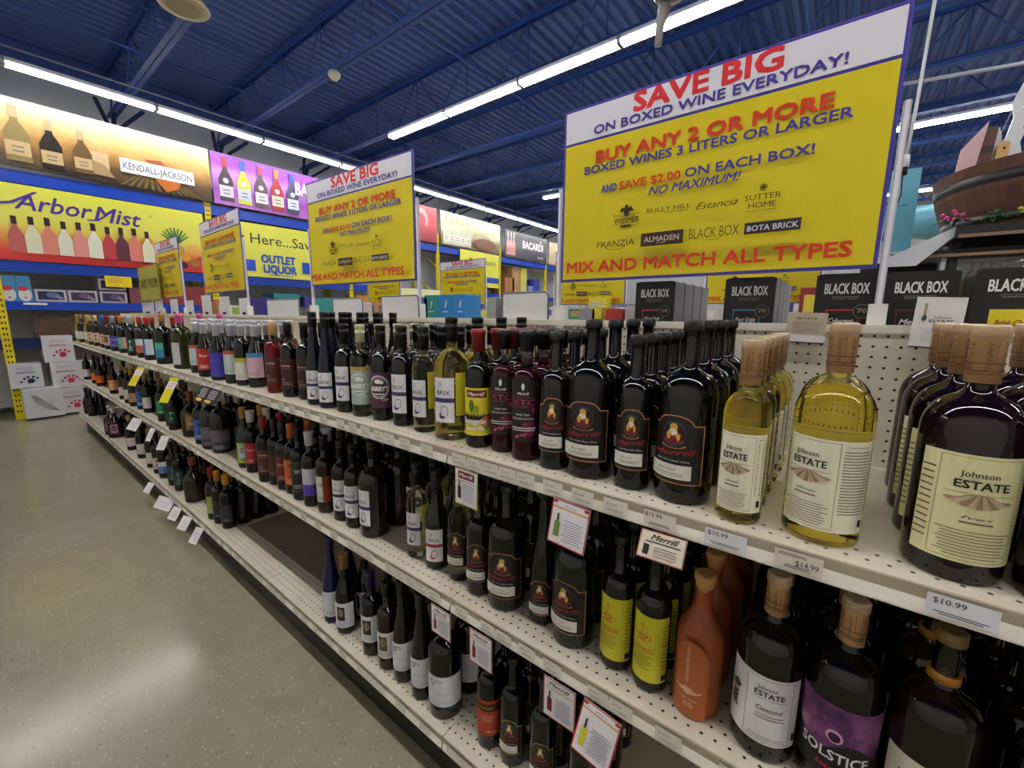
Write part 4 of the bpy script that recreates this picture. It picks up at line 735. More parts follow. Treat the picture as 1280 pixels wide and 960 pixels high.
# =============================================================== next gondola across the far aisle
g2 = thing('gondola_shelving', 'second cream gondola unit standing beyond the first one', 'shelving', (0, 3.2, 0))
for i in range(6):
    x0 = -6.9 + i * 1.22; b = MB(); b.box(x0, x0 + 1.215, -.03, .03, .1, 1.43, steel); b.build('spine_panel', g2)
    for z in (1.2, .75, .25): b = MB(); b.box(x0, x0 + 1.215, -.55, -.03, z - .03, z, steel); b.build('shelf', g2)
    b = MB(); b.box(x0, x0 + 1.215, -.5, .5, 0, .15, black); b.build('kick_plate', g2)
cc = ['#b8b4ac', '#8a2c2c', '#d8c93a', '#c9c6c4', '#4a4a9c', '#3a8a6a', '#2a2426', '#b58a5a', '#dcdad6', '#7a7f8c']
cn = ['pale grey', 'dark red', 'yellow', 'off-white', 'violet', 'green', 'black', 'tan', 'white', 'blue-grey']
for i in range(24):
    if i in (0, 3, 4, 5, 6, 7, 8, 9, 11, 12, 13, 18, 19, 21): continue
    x = -6.6 + i * .285 + random.uniform(-.03, .03); q = (i * 7) % 10; h = (.12, .24, .17, .29, .14)[i % 5]
    t = thing('carton', '%s carton with %s panel standing on the second gondola' % (cn[q], cn[(i * 3 + 1 + i // 10) % 10]), 'carton', (x, 3.0, 1.43), group='mixed cartons on the second gondola')
    b = MB(); b.box(0, .20, 0, .18, 0, h, mt(cc[q], .5)); b.box(.03, .17, -.001, 0, h * .3, h * .8, mt(cc[(i * 3 + 1 + i // 10) % 10], .5)); b.build('carton', t)

# =============================================================== pallet rack along the left wall
RX = -8.5; rack = thing('pallet_rack', 'blue and yellow pallet rack along the left wall carrying the wall signs', 'rack', (0, 0, 0))
ys = [-3.45, -1.06, 1.40, 4.02, 6.62, 9.22, 11.85, 14.5]
for y in ys:
    for dx in (0, -1.0):
        b = MB(); b.box(RX + dx - .05, RX + dx, y - .045, y + .045, 0, 3.35 if y < 3 else 3.6, rack_yellow)
        for k in range(44): b.box(RX + dx - .001, RX + dx + .0015, y - .022, y - .008, .1 + k * .075, .13 + k * .075, black); b.box(RX + dx - .001, RX + dx + .0015, y + .008, y + .022, .1 + k * .075, .13 + k * .075, black)
        b.build('upright', rack)
    for k in range(4): b = MB(); b.bar((RX, y, .3 + k * .8), (RX - 1, y, 1.0 + k * .8), .03, .03, rack_yellow); b.build('brace', rack)
for y0, y1 in zip(ys[:-1], ys[1:]):
    for z0, z1, m in ((3.13, 3.29, blue_rack), (1.99, 2.13, blue_rack), (1.49, 1.60, blue_rack if y0 < 1 else blue_rack), (.96, 1.10, navy)):
        if z0 == 1.49 and y0 > 1: continue
        if z0 == .96 and y0 > -1 and y0 < 0: y1_ = y1
        b = MB(); b.box(RX - .04, RX + .01, y0 + .046, y1 - .046, z0, z1, m); b.box(RX - .04, RX + .016, y0 + .046, y1 - .046, z1 - .02, z1, m); b.build('beam', rack)
        b = MB(); b.box(RX - 1.0, RX - .04, y0 + .046, y1 - .046, z1 - .035, z1 - .01, mt('#8a8d92', .6)); b.build('deck', rack)
b = MB(); b.box(RX + .02, RX + .03, y0, y1, .1, .1001, black)

def panel(name, y0, y1, z0, z1, label, x=RX + .048, lean=0.):
    """flat board on the rack whose print faces the shop (+X)"""
    t = thing(name, label, 'sign', (x, y0, z0), (0, 0, PI / 2), 'printed boards on the rack wall'); w = y1 - y0; h = z1 - z0
    b = MB(); b.box(0, w, .001, .02, 0, h, mt('#2a2a2c', .5)); b.build('board', t); return t, w, h
def gradient(name, stops, axis='Z', scale=1., noise=0.):
    t = NT(name); s = t.sep(); f = t.math('MULTIPLY', s[{'X': 0, 'Z': 2}[axis]], 1 / scale)
    if noise: f = t.math('ADD', f, t.math('MULTIPLY', t.math('SUBTRACT', t.noise(3, 3), .5), noise))
    t.col(t.ramp(f, *stops)); t.set(Roughness=.35); return t.m
def bott(A, x, z, s, glass, cap, lab=None, w=.13):
    """printed bottle silhouette of height s"""
    r = s * w; g = mt(glass, .4); A.poly([(x - r, z), (x + r, z), (x + r, z + s * .48), (x + r * .7, z + s * .6), (x + r * .32, z + s * .72), (x + r * .3, z + s * .8), (x - r * .3, z + s * .8), (x - r * .32, z + s * .72), (x - r * .7, z + s * .6), (x - r, z + s * .48)], g)
    A.rect(x - r * .36, x + r * .36, z + s * .78, z + s, mt(cap, .4))
    if lab: A.rect(x - r * .95, x + r * .95, z + s * .1, z + s * .36, mt(lab, .4)); A.lines(x - r * .5, x + r * .5, z + s * .14, z + s * .3, 2, mt('#6a6a70', .5), .3)
STP = .0015
t, w, h = panel('wall_banner', -1.05, 1.47, 3.33, 4.17, 'brown vineyard banner with white name plate, top left of the rack')
A = Art(step=STP); A.rect(0, w, 0, h, gradient('dusk_print', ((0, '#2c221c'), (.22, '#6d5230'), (.45, '#b98a4a'), (.65, '#d2ba78'), (1, '#d8ccb8')), 'Z', h, .35))
for k in range(12): A.k = 3; A.poly([(1.35 + k * .09, .02), (1.39 + k * .09, .02), (1.62 + k * .03, .24), (1.60 + k * .03, .24)], mt('#7d6a34', .5))
for i, x in enumerate((.08, .38, .68, .98)): bott(A, x, .05 + .02 * (i % 2), .74 - .06 * i, ('#2a2019', '#8a7a4a', '#241a16', '#6a5232')[i], '#b9a27a', '#c2a878', .17)
A.k = 12; A.rect(.96, 1.25, .18, .40, mt('#c9b08a', .5)); A.poly([(.9, .1), (1.3, .08), (1.2, .24), (1.0, .3)], mt('#a88a64', .5))
A.poly([(1.78, .36), (1.98, .34), (2.1, .22), (2.06, .10), (1.9, .02), (1.78, .16)], mt('#c26a24', .5)); A.poly([(1.66, .44), (1.86, .47), (1.98, .36), (1.8, .32)], mt('#a85a34', .5))
A.rect(1.37, 2.28, .20, .40, mt('#e2e6ea', .4)); A.text('KENDALL-JACKSON', 1.825, .25, .10, .84, mt('#4a5a68', .5)); A.build('print', t)
t, w, h = panel('wall_banner', 1.50, 4.00, 3.33, 4.17, 'purple banner with five wine bottles and white lettering')
A = Art(step=STP); A.rect(0, w, 0, h, gradient('purple_print', ((0, '#b56ac8'), (.3, '#9a4ab5'), (.6, '#c090d8'), (.8, '#9a3cb8'), (1, '#7a1ca0')), 'Z', h, .25))
for i, (g, c, l) in enumerate((('#4a4048', '#a03434', '#d2cdd8'), ('#c9cc52', '#2a56c0', '#c4cce4'), ('#5f5058', '#a8446a', '#d8d0d8'), ('#a8343c', '#c9822c', '#d8ccc0'), ('#4c5068', '#2448b0', '#d0d4e4'))):
    bott(A, .20 + i * .28, .06, .72, g, c, l, .155); A.ell(.20 + i * .28, .40, .045, .045, mt('#c9c6cc', .5), 14)
A.text('BAREFOOT', 1.90, .42, .25, 1.05, mt('#eeeaf4', .4), .012, .05) ; A.text('MOSCATO', 2.0, .22, .09, .55, mt('#eeeaf4', .4), .03); A.lines(1.85, 2.35, .08, .15, 2, labwhite, .3); A.build('print', t)
t, w, h = panel('wall_sign', -1.40, 1.30, 2.14, 3.11, 'yellow and red sign with purple script, printed bottles and fruit')
A = Art(step=STP); A.rect(0, w, 0, h, gradient('arbor_print', ((0, '#c81c28'), (.14, '#d8402c'), (.34, '#e2a04a'), (.48, '#dcd455'), (1, '#d9dc48')), 'Z', h, .12)); pv = mt('#4a2a92', .4)
A.text('Arbor', .98, .66, .22, .74, pv, .012, .3, -.02); A.text('Mist', 1.62, .63, .22, .52, pv, .012, .3, -.02); A.poly([(.38, .66), (.6, .72), (.84, .90), (.8, .9), (.58, .745), (.38, .69)], pv); A.ell(2.0, .80, .015, .015, pv, 12, 0, 2 * PI, .7)
A.poly([(1.28, .62), (1.40, .63), (1.50, .72), (1.47, .72), (1.38, .645), (1.28, .635)], pv)
for i, g in enumerate(('#b85a58', '#d4d4b4', '#d4806a', '#d8d8c0', '#d88a80', '#dcdcc8', '#b83a40', '#5c2a3a', '#d87a6c', '#d8d8b8')): bott(A, .58 + i * .145 + .004 * i, .10, .46 + .012 * (i % 3), g, '#2a1216', None, .155)
for i in range(9): A.k = 6; a = -1.1 + i * .27; A.poly([(2.29 - .02, .42), (2.29 + .02, .42), (2.29 + .20 * math.sin(a) + .01, .46 + .22 * math.cos(a)), (2.29 + .20 * math.sin(a) - .01, .46 + .22 * math.cos(a))], mt(('#2f6a34', '#4a8a44')[i % 2], .5))
A.ell(2.29, .30, .085, .15, mt('#c4a83c', .5))
for i in range(6): A.k = 9; A.poly([(2.21 + i * .03, .2), (2.215 + i * .03, .2), (2.235 + i * .03, .4), (2.23 + i * .03, .4)], mt('#8a6a24', .5))
for x, z, r1, c in ((1.92, .42, .075, '#d88a2a'), (1.84, .32, .06, '#d8b03a'), (1.98, .3, .06, '#a83424'), (1.80, .17, .06, '#6d1a1a'), (1.88, .12, .07, '#8a2420'), (1.96, .17, .06, '#5a1418'), (2.04, .12, .06, '#8a1c24'), (2.16, .2, .07, '#c9ba4a'), (2.24, .1, .07, '#c43a3a'), (2.36, .1, .06, '#2a1c2c'), (2.40, .22, .07, '#d8982c'), (2.52, .14, .07, '#9a6a2c'), (2.60, .22, .05, '#b8442c')): A.k = 11; A.ell(x, z, r1, r1 * .8, mt(c, .5), 16)
A.build('print', t)
blu = mt('#1c4cb8', .4); sy = mt('#dedd52', .4)
t, w, h = panel('wall_sign', 1.46, 3.98, 2.14, 3.09, 'yellow store sign reading Buy Here...Save with blue store name'); A = Art(step=STP); A.rect(0, w, 0, h, sy); A.text('Buy Here...Save', .92, .60, .19, 1.72, mt('#24303a', .4), .002)
A.text('OUTLET', 1.02, .27, .15, .62, blu, .05); A.text('LIQUOR', 1.04, .09, .15, .60, blu, .05); A.rect(.34, .60, .10, .30, blu); A.rect(1.46, 1.85, .12, .34, blu); A.lines(.8, 1.3, .03, .06, 1, blu, .4); A.build('print', t)
t, w, h = panel('wall_banner', 4.1, 6.55, 3.33, 4.20, 'red wine banner with a pink curl, right of the purple banner'); A = Art(step=STP); A.rect(0, w, 0, h, gradient('red_print', ((0, '#8a1a2c'), (.5, '#c04450'), (1, '#9a3a48')), 'Z', h, .2)); A.ell(1.9, .5, .26, .3, mt('#d8948c', .4), 24, -.5, 4.6, .6); A.text('cugari', 1.1, .38, .2, .8, mt('#ecc4c0', .4)); A.rect(1.2, 1.6, .1, .26, mt('#cf8a5c', .4)); A.build('print', t)
t, w, h = panel('wall_banner', 6.68, 9.15, 3.33, 4.20, 'pale vineyard banner with white bottles, between the red and black banners'); A = Art(step=STP); A.rect(0, w, 0, h, gradient('vine_print', ((0, '#6a5a40'), (.3, '#8a7a58'), (.5, '#cfc9a4'), (1, '#d9d6b8')), 'Z', h, .3))
for i in range(5): bott(A, .2 + i * .21, .04, .72, '#c4cbb4', '#b9a46a', '#dcdcd0', .15)
A.text('Cavit', 1.6, .42, .16, .7, mt('#b5a878', .5), 0, .2); A.ell(1.75, .2, .5, .16, mt('#7d5a48', .5)); A.build('print', t)
t, w, h = panel('wall_banner', 9.4, 11.8, 3.33, 4.15, 'black banner with white name and pink bottles'); A = Art(step=STP); A.rect(0, w, 0, h, gradient('black_print', ((0, '#3a3a44'), (.5, '#55555f'), (1, '#2c2c34')), 'Z', h, .2)); A.text('BACARDI', 1.55, .36, .24, 1.2, labwhite, .04); A.poly([(1.95, .62), (2.0, .62), (2.06, .7), (2.02, .7)], labwhite); A.text('RUM', 2.0, .1, .07, .3, labwhite, .03)
for i in range(3): bott(A, .16 + i * .14, .06, .7, '#c9a4a0', '#d8d0cc', '#d88a80', .12)
A.build('print', t)
t, w, h = panel('wall_banner', 11.95, 14.3, 3.33, 4.1, 'pale brown banner at the far end of the rack'); A = Art(step=STP); A.rect(0, w, 0, h, mt('#cfc4b0', .5)); A.rect(0, .7, 0, h, mt('#b5a58a', .5)); A.build('print', t)
t, w, h = panel('wall_sign', 7.4, 9.1, 2.3, 3.3, 'distant yellow sign reading Your Store with a blue stripe'); A = Art(step=STP); A.rect(0, w, 0, h, sy); A.text('Your Store', .95, .66, .17, 1.2, mt('#5a5c34', .4)); A.text('Prices', .6, .42, .12, .5, mt('#5a5c34', .4)); A.rect(0, w, .14, .30, blu); A.build('print', t)
t, w, h = panel('wall_sign', 5.3, 7.1, 1.85, 2.12, 'long pale shelf sign below the red banner'); A = Art(step=STP); A.rect(0, w, 0, h, mt('#e2dfa8', .4)); A.rect(0, w, 0, .06, sy); A.build('print', t)  # plain pale face with a yellow strip along its lower edge

# ---- goods on the rack
def rbox(name, y0, y1, z0, h, c, label, group, cat='carton', x=RX - .05, d=.3, art=None):
    t = thing(name, label, cat, (x, y0, z0), (0, 0, PI / 2), group); w = y1 - y0; b = MB(); b.box(0, w, 0, d, 0, h, mt(c, .5)); b.build('carton', t)
    if art: A = Art(step=.0012); art(A, w, h); A.build('print', t)
def framed(a, b_, c):
    def f(A, w, h): A.rect(.01, w - .01, .01, h - .01, mt('#b9b4bc', .4)); A.rect(.03, w - .03, .03, h - .03, mt(a, .4)); A.ell(w * .55, h * .55, w * .2, h * .22, mt(b_, .5)); A.poly([(w * .7, h * .6), (w * .9, h * .3), (w * .8, h * .2), (w * .6, h * .4)], mt(c, .5))
    return f
for i, (y0, a, b_, z, nm) in enumerate(((-.74, '#1c2248', '#5a6a98', 1.60, 'navy framed box with white picture, beside the gift bags'), (-.42, '#3a2c48', '#6a5470', 1.60, 'left purple framed box on the blue shelf'), (-.09, '#35284a', '#5e4a72', 1.60, 'right purple framed box on the blue shelf'), (-.09, '#2e2438', '#4c3c5c', 1.79, 'purple framed box on top of the right one'))):
    rbox('gift_box', y0, y0 + .31, z, .175, '#8f8a94', nm, 'framed gift boxes', 'gift box', art=framed(a, b_, '#8a7f9c'))
for i, y in enumerate((-1.02, -.74 - .14)):
    t = thing('gift_bag', ('left', 'right')[i] + ' blue gift bag printed with a white snowy animal in a red hat', 'gift bag', (RX - .03, y - .02, 1.60), (0, 0, PI / 2), 'gift bags'); b = MB(); b.add([(0, 0, 0), (.15, 0, 0), (.15, .1, 0), (0, .1, 0), (.01, .03, .34), (.14, .03, .34), (.14, .05, .34), (.01, .05, .34)], [(3, 2, 1, 0), (4, 5, 6, 7), (0, 1, 5, 4), (1, 2, 6, 5), (2, 3, 7, 6), (3, 0, 4, 7)], mt('#3a86b8', .4)); b.build('bag', t)
    A = Art(step=.002, y=-.0); A.ell(.075, .09, .06, .09, mt('#cfcac6', .5)); A.ell(.075, .05, .012, .01, ink); A.ell(.06, .17, .05, .03, mt('#c0283a', .5)); A.build('print', t)
rbox('carton', .25, .62, 1.60, .25, '#7a4048', 'dark pink patterned carton behind the plum sign', 'cartons on the blue rack shelf'); rbox('carton', .66, 1.3, 1.60, .30, '#8a3034', 'red patterned carton right of the fourth yellow sign', 'cartons on the blue rack shelf')
t = thing('hanging_tag', 'plain yellow price sign hanging under the fruit-and-bottle sign', 'sign', (RX + .04, -.02, 1.84), (0, 0, PI / 2)); b = MB(); b.box(0, .30, 0, .004, 0, .16, mt('#e0c81c', .4)); b.build('card', t); A = Art(step=.002); A.lines(.03, .2, .06, .14, 3, mt('#b8862c', .5), .3); A.build('print', t)
t = thing('shelf_strip', 'short white strip stuck to the lower blue beam', 'label', (RX + .02, -.86, 1.57), (0, 0, PI / 2)); b = MB(); b.box(0, .22, 0, .003, -.012, .012, paper); b.build('strip', t)
t = thing('cardboard_sheet', 'crumpled brown cardboard piece leaning below the blue shelf', 'cardboard', (RX - .1, -.80, 1.11), (0, 0, PI / 2)); b = MB(); kc = mt('#5c4434', .8)
b.add([(0, 0, .04), (.12, .02, .0), (.42, .05, .0), (.55, .1, .2), (.40, .02, .30), (.02, .05, .32), (.25, -.03, .18), (0, .2, .04), (.5, .25, .2), (.05, .25, .32)], [(0, 1, 6), (1, 2, 6), (2, 3, 6), (3, 4, 6), (4, 5, 6), (5, 0, 6), (0, 7, 9, 5), (4, 3, 8), (5, 9, 8, 4)], kc); b.build('sheet', t)
b = MB(); b.box(RX - .62, RX - .6, -1.9, 1.3, .1, 1.5, mt('#a9a8a8', .7)); t = tag(b.build('backing_board'), 'large pale grey board behind the lower rack goods', 'board')
def paw(c):
    def f(A, w, h):
        m = mt(c, .5); cx, cz = w * .62, h * .28; A.ell(cx, cz, w * .12, h * .10, m, 16); A.ell(cx - w * .05, cz - h * .05, w * .07, h * .05, m, 12)
        for a in (-.9, -.3, .3, .9): A.ell(cx + w * .22 * math.sin(a * 1.2), cz + h * .17 * math.cos(a), w * .05, h * .045, m, 12)
        A.ell(cx - w * .3, cz - h * .02, w * .05, h * .04, m, 10); A.lines(w * .15, w * .8, h * .6, h * .68, 1, mt('#a07a84' if c[1] == 'b' else '#7a80a0', .5), .6); A.lines(w * .2, w * .75, h * .75, h * .86, 2, mt('#9a9aa0', .5), .3)
    return f
XB = RX + .10
for i, (z, dy, wh) in enumerate(((.03, .04, 'bottom'), (.40, .02, 'middle'), (.77, -.02, 'top'))):
    rbox('wine_case', -.74 + dy, -.44 + dy, z, .365, '#c6c4c8', 'white case with red paw print, %s of the stack' % wh, 'white cases with paw prints', 'carton', XB, .35, paw('#b82a44'))
rbox('wine_case', -.42, -.30, .40, .36, '#c2c0c4', 'narrow white case beside the stack with red paw prints', 'white cases with paw prints', 'carton', XB, .3)
rbox('wine_case', -1.10, -.80, .44, .33, '#c3c4ca', 'white case with navy paw print at the far left', 'white cases with paw prints', 'carton', XB, .35, paw('#232a4c'))
def feather(A, w, h): A.poly([(w * .2, h * .8), (w * .35, h * .75), (w * .7, h * .4), (w * .9, h * .15), (w * .6, h * .25), (w * .3, h * .5)], mt('#85858a', .5)); A.lines(w * .3, w * .8, h * .25, h * .6, 7, mt('#b4b4b8', .5), .4, .3)
rbox('wine_case', -1.02, -.66, .03, .40, '#c9cace', 'white case with grey feather drawing under the navy paw case', 'white cases with paw prints', 'carton', XB + .1, .35, feather)
for i, (y, z, c, w, h) in enumerate(((9.6, 2.14, '#a8744a', .5, .55), (10.0, 2.14, '#b58a60', .4, .9), (10.45, 2.14, '#c9c46a', .35, .45), (10.45, 2.6, '#cfc85a', .35, .45), (10.9, 2.14, '#7a86b8', .3, .35), (11.25, 2.14, '#3a4a9c', .35, .6), (4.2, 1.6, '#c9822c', .35, .3), (7.6, 1.6, '#4a2ec0', .9, .5), (3.0, 1.61, '#4a3a9c', .5, .2), (2.4, 1.61, '#2a8a86', .5, .25))):
    rbox('carton', y, y + w, z, h, c, '%s carton from the left end of the far rack bays' % ORD[i], 'cartons in the far rack bays', x=RX - .1, d=.5)

# =============================================================== barrel display at the right
BYc = 2.5; brown = NT('barrel_wood'); brown.col(brown.ramp(brown.noise(4, 4, brown.map((6, 6, .6))), (.3, '#46291d'), (.7, '#5f3a2a'))); brown.set(Roughness=.6)
bar_ = thing('half_barrel', 'brown wooden half barrel with dark hoops on the black display stand', 'barrel', (1.165, 2.42, 1.95))
NS = 22
for i in range(NS):                # staves, one by one
    b = MB(); a0 = 2 * PI * i / NS + .0015; a1 = 2 * PI * (i + 1) / NS - .0015; vs = []
    for z, r in ((0, .47), (.1, .515), (.2, .545), (.335, .57)):
        for a in (a0, (a0 + a1) / 2, a1): vs += [(r * math.cos(a), r * math.sin(a), z)]
        for a in (a1, (a0 + a1) / 2, a0): vs += [((r - .02) * math.cos(a), (r - .02) * math.sin(a), z)]
    b.add(vs, [(6 * j + k, 6 * j + (k + 1) % 6, 6 * j + 6 + (k + 1) % 6, 6 * j + 6 + k) for j in range(3) for k in range(6)] + [(5, 4, 3, 2, 1, 0), (18, 19, 20, 21, 22, 23)], brown.m); b.build('stave', bar_)
for z0, z1, r0, r1 in ((.035, .075, .488, .505), (.225, .275, .551, .562)): b = MB(); b.lathe([(r0 - .006, z0, mt('#2b2a2a', .4)), (r0, z0 + .001, mt('#2b2a2a', .4)), (r1, z1, mt('#2b2a2a', .4)), (r1 - .006, z1 + .001, mt('#2b2a2a', .4))], 44); b.build('hoop', bar_)
b = MB(); b.lathe([(.46, .02, black), (.46, .03, black), (.4, .031, black)], 30); b.build('bottom_board', bar_)
def flatcut(name, pts, y, th, mat, label, cat, rot=0., loc=None):
    b = MB(); n = len(pts); b.add([(x, 0, z) for x, z in pts] + [(x, th, z) for x, z in pts], [tuple(range(n)), tuple(range(n, 2 * n))[::-1]] + [(i, n + i, n + (i + 1) % n, (i + 1) % n) for i in range(n)], mat)
    t = thing(name, label, cat, loc or (0, y, 0), (0, 0, rot)); b.build('panel', t); return t
flatcut('pink_board', [(.660, 2.27), (.735, 2.27), (.765, 2.55), (.672, 2.42)], 2.24, .02, mt('#c9a4a8', .5), 'pale pink board leaning inside the half barrel', 'board')
t = thing('brown_box', 'tall brown box standing inside the half barrel beside the pink board', 'box', (.722, 2.25, 2.08), (0, .06, .1)); b = MB(); b.box(0, .060, 0, .05, 0, .44, mt('#5a3a30', .6)); b.build('carton', t); b = MB(); b.box(-.001, .061, -.001, .052, .31, .345, mt('#3a241c', .6)); b.build('band', t)
flatcut('white_cutout', [(.850, 2.12), (.945, 2.12), (.95, 2.35), (.925, 2.46), (.945, 2.54), (.925, 2.53), (.95, 2.62), (.915, 2.63), (.93, 2.90), (.90, 2.78), (.87, 2.68), (.885, 2.60), (.868, 2.50), (.835, 2.44), (.87, 2.42), (.87, 2.34), (.845, 2.33)], 2.42, .025, mt('#c9ccd2', .4), 'jagged white cutout figure standing tall in the half barrel', 'ornament')
flatcut('white_cutout', [(.782, 2.1), (.832, 2.1), (.842, 2.36), (.835, 2.48), (.82, 2.53), (.795, 2.44)], 2.32, .02, mt('#c4c8ce', .4), 'small white cutout between the brown box and tall white figure', 'ornament')
t = flatcut('wooden_block', [(.812, 2.10), (.858, 2.10), (.862, 2.42), (.853, 2.435), (.822, 2.435), (.814, 2.42)], 2.26, .03, mt('#c49a62', .6), 'pale wooden block with a dark hole, inside the half barrel', 'block'); b = MB(); b.tube([(.842, -.002, 2.40), (.842, .004, 2.40)], .006, black, 10); b.build('hole', t)
t = thing('white_basket', 'white rounded object at the right edge of the barrel', 'ornament', (1.06, 2.2, 2.28)); b = MB(); b.lathe([(.02, 0, hold), (.08, .02, hold), (.09, .06, hold), (.06, .1, hold), (.02, .11, hold)], 20); b.build('shell', t)
st = thing('display_stand', 'black metal display stand with wooden-edged boards under the barrel', 'display stand', (0, 0, 0)); wood = mt('#80644a', .6)
for z0, z1, x0, y0 in ((1.885, 1.945, .66, 1.86), (1.80, 1.84, .56, 1.94)):
    b = MB(); b.box(x0, 2.3, y0, 2.95, z0, z1, black); b.build('board', st); b = MB(); b.box(x0 + .01, 2.3, y0 - .008, y0, z0 + .002, z0 + .018, wood); b.build('wood_edge', st)
b = MB(); b.box(.30, .66, 2.30, 2.34, 1.72, 1.82, black); b.box(.60, 2.3, 1.70, 2.2, 1.585, 1.60, black); b.build('rail', st)
for x, y in ((.68, 1.98), (.68, 2.86), (2.2, 1.98), (2.2, 2.86)): b = MB(); b.box(x - .018, x + .018, y - .018, y + .018, 0, 1.9, black); b.build('post', st)
b = MB(); b.box(.632, .652, 1.96, 1.98, 0, 1.86, mt('#a8aab0', .3)); b.build('steel_post', st)
# flowers on the stand
def flower(x, y, z, c, label, n=9):
    t = thing('artificial_flower', label, 'flower', (x, y, z)); g = mt('#1c4a20', .5)
    for i in range(n):
        a = i * 2.4; r = .012 + .006 * i; b = MB(); b.lathe([(.002, -.008, mt(c, .4)), (.010, -.004, mt(c, .4)), (.011, .004, mt(c, .4)), (.003, .010, mt(c, .4))], 8, r * math.cos(a), r * math.sin(a)); o = b.build('blossom', t); o.location.z = .02 + .007 * (n - i) % .05
    for i in range(5): a = i * 1.3; b = MB(); b.add([(0, 0, 0), (.05 * math.cos(a - .3), .05 * math.sin(a - .3), .03), (.09 * math.cos(a), .09 * math.sin(a), .01), (.05 * math.cos(a + .3), .05 * math.sin(a + .3), .03)], [(0, 1, 2, 3)], g); b.build('leaf', t)
flower(.64, 1.90, 1.955, '#c43a8a', 'magenta artificial blossoms beside the barrel foot'); flower(.91, 1.90, 1.955, '#a8b81c', 'yellow-green artificial blossoms beside the barrel foot'); flower(.79, 1.90, 1.950, '#1c4a24', 'dark green leaf cluster between the two blossoms', 6)
# sloped white tray, posters, light blue banner
t = thing('sloped_tray', 'white sloped tray hanging at the left end of the display stand', 'tray', (.53, 1.90, 1.76)); b = MB(); b.add([(-.12, 0, 0), (.0, 0, .0), (.13, .0, .14), (.13, .0, .19), (-.12, 0, .05), (-.12, .45, 0), (.13, .45, .14), (.13, .45, .19), (-.12, .45, .05)], [(0, 1, 2, 3, 4), (4, 3, 7, 8), (3, 2, 6, 7)], mt('#b9bcc0', .4)); b.build('tray', t)
t = thing('blue_banner', 'plain light blue hanging banner right of the largest yellow sign', 'banner', (.40, 2.6, 1.92), (0, 0, .1)); b = MB(); b.box(0, .15, 0, .004, 0, .53, mt('#5fa8bf', .45)); b.build('cloth', t)
b = MB(); b.box(.02, .10, -.003, 0, .3, .303, ink); b.build('slit', t)
cw_ = mt('#c9cccc', .4)
t = thing('blue_cushion', 'pale blue inflatable shape behind the blue banner', 'decoration', (.75, 3.4, 2.22), (0, .25, 0)); b = MB(); b.lathe([(.02, -.2, mt('#6fb0c4', .3)), (.12, -.16, mt('#6fb0c4', .3)), (.14, 0, mt('#6fb0c4', .3)), (.11, .16, mt('#6fb0c4', .3)), (.02, .2, mt('#6fb0c4', .3))], 20); b.build('shell', t, rot=(0, 1.4, 0)); b = MB(); b.tube([(.1, 0, .12), (.1, .0, 3.0)], .002, cw_, 5); b.build('cord', t)
t = thing('poster', 'white poster with pale drawn bottles behind the display stand', 'poster', (.705, 2.10, 1.601)); b = MB(); b.box(0, 1.2, 0, .01, 0, .192, mt('#d6d6da', .5)); b.build('sheet', t); A = Art(step=.001)
for i, c in enumerate(('#c9a0a8', '#a8a8ac', '#b8b0b4', '#c0b4a8')): A.k = i * 4; bott(A, .07 + i * .035, .08, .10, c, '#a8a0a4', None, .1)
A.build('print', t)
t = thing('grey_helmet', 'grey ribbed dome behind the last black boxes', 'dome', (.955, 1.88, 1.601)); b = MB(); gm = mt('#6a6c68', .35, metal=.3); b.lathe([(.15, 0, gm), (.147, .06, gm), (.13, .11, gm), (.09, .145, gm), (.04, .16, gm)], 24); b.build('shell', t)
for i in range(6): a = i * 1.05; b = MB(); b.tube([(.15 * math.cos(a), .15 * math.sin(a), .03), (.132 * math.cos(a), .132 * math.sin(a), .11), (.04 * math.cos(a), .04 * math.sin(a), .162)], .006, mt('#c9c9c6', .4), 6); b.build('rib', t)
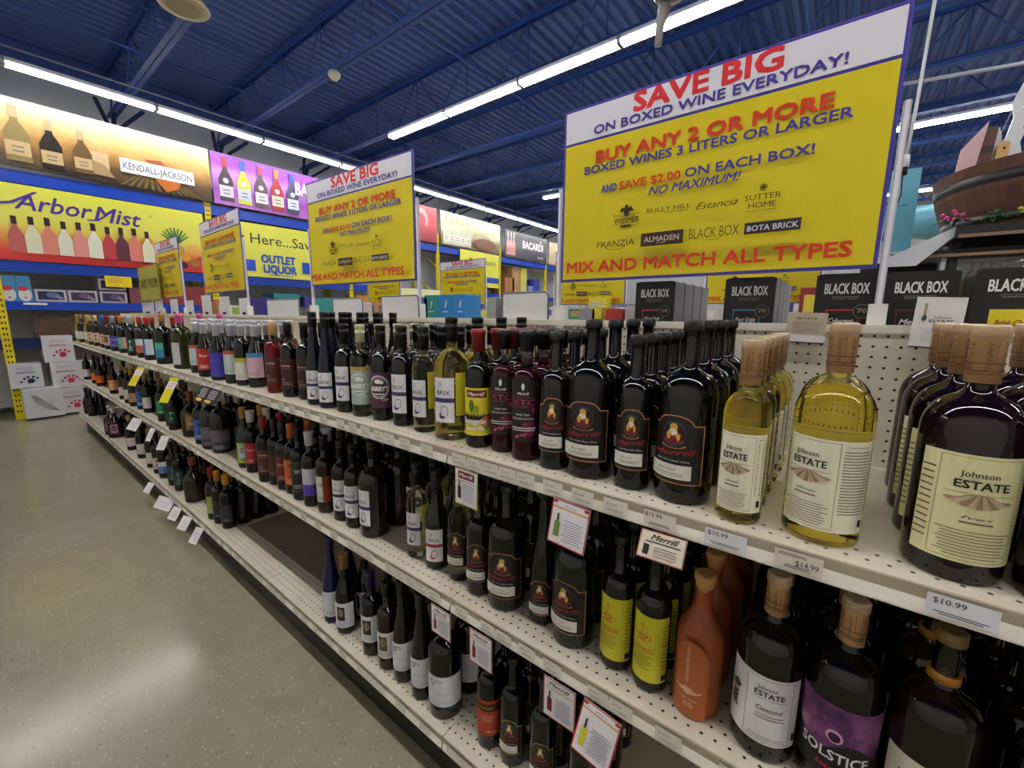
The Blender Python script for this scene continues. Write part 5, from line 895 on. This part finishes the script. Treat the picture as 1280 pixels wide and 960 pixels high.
# power cord hanging from the roof
t = thing('power_cord', 'white power cord hanging from the roof beside the largest sign', 'cord', (0, 0, 0)); cw = mt('#c9cccc', .4); b = MB(); b.tube([(.50, 2.2, 5.25), (.475, 2.2, 4.2), (.462, 2.2, 3.3), (.452, 2.2, 2.75), (.440, 2.2, 2.42)], .0085, cw, 8); b.build('cable', t)
b = MB(); b.tube([(.440, 2.2, 2.43), (.437, 2.2, 2.36)], [.016, .024], cw, 10); b.build('plug', t); b = MB(); b.tube([(.437, 2.2, 2.36), (.434, 2.2, 2.32)], .02, black, 10); b.build('connector', t)
b = MB(); b.tube([(.434, 2.2, 2.32), (.44, 2.19, 2.2), (.40, 2.18, 2.05), (.385, 2.17, 1.95), (.42, 2.16, 1.86), (.50, 2.1, 1.83), (.56, 2.0, 1.85)], .004, black, 6); b.build('lead', t)

# =============================================================== ceiling odds and ends
t = thing('ceiling_disc', 'round cream disc fitting hanging at the top left', 'ceiling fitting', (-4.75, .20, 4.20)); b = MB(); dm = mt('#b9ae94', .5); b.lathe([(.02, .09, dm), (.16, .05, dm), (.20, .0, dm), (.185, -.015, dm), (.13, -.02, mt('#a3997f', .5)), (.02, -.025, dm)], 36); b.build('dish', t); b = MB(); b.tube([(0, 0, .1), (0, 0, 1.0)], .015, dm, 8); b.build('rod', t)
t = thing('smoke_detector', 'small cream dome detector on the roof joist', 'detector', (-5.35, 2.0, 4.58)); b = MB(); cm = mt('#d0cdb4', .4); b.lathe([(.06, .02, cm), (.08, -.01, cm), (.075, -.04, cm), (.04, -.08, cm), (.01, -.09, cm)], 20); b.build('dome', t)
t = thing('hanging_camera', 'grey hanging mount with a glassy disc in front of the middle lights', 'camera', (-.86, 1.55, 3.27)); gm2 = mt('#8a8686', .5); b = MB(); b.tube([(0, 0, -.11), (.005, 0, .0), (.03, 0, .10), (.06, 0, .16)], [.022, .026, .04, .05], gm2, 14); b.tube([(.06, 0, .16), (.06, 0, 2.0)], .015, gm2, 8); b.build('stem', t); b = MB(); b.lathe([(.03, -.01, gm2), (.09, .0, mt('#a8a59c', .2)), (.10, .015, mt('#a8a59c', .2)), (.06, .05, gm2)], 24, .06, 0); b.build('disc', t, (0, 0, .14))
t = thing('air_vent', 'dark blue duct box with grille near the far joists', 'air vent', (-2.2, 6.2, 4.3)); b = MB(); b.box(0, 1.2, 0, .9, 0, .95, mt('#1c2f66', .6)); b.build('duct', t); b = MB(); b.box(.1, 1.1, .1, .8, -.02, 0, mt('#9a9a8c', .5)); b.build('grille', t)
b = MB(); b.tube([(.40, 5.5, 4.1), (1.4, 5.2, 3.9), (2.6, 4.6, 4.0)], .02, mt('#8a8f9a', .5), 6); tag(b.build('sagging_hose'), 'sagging grey hose below the roof at the right', 'hose')
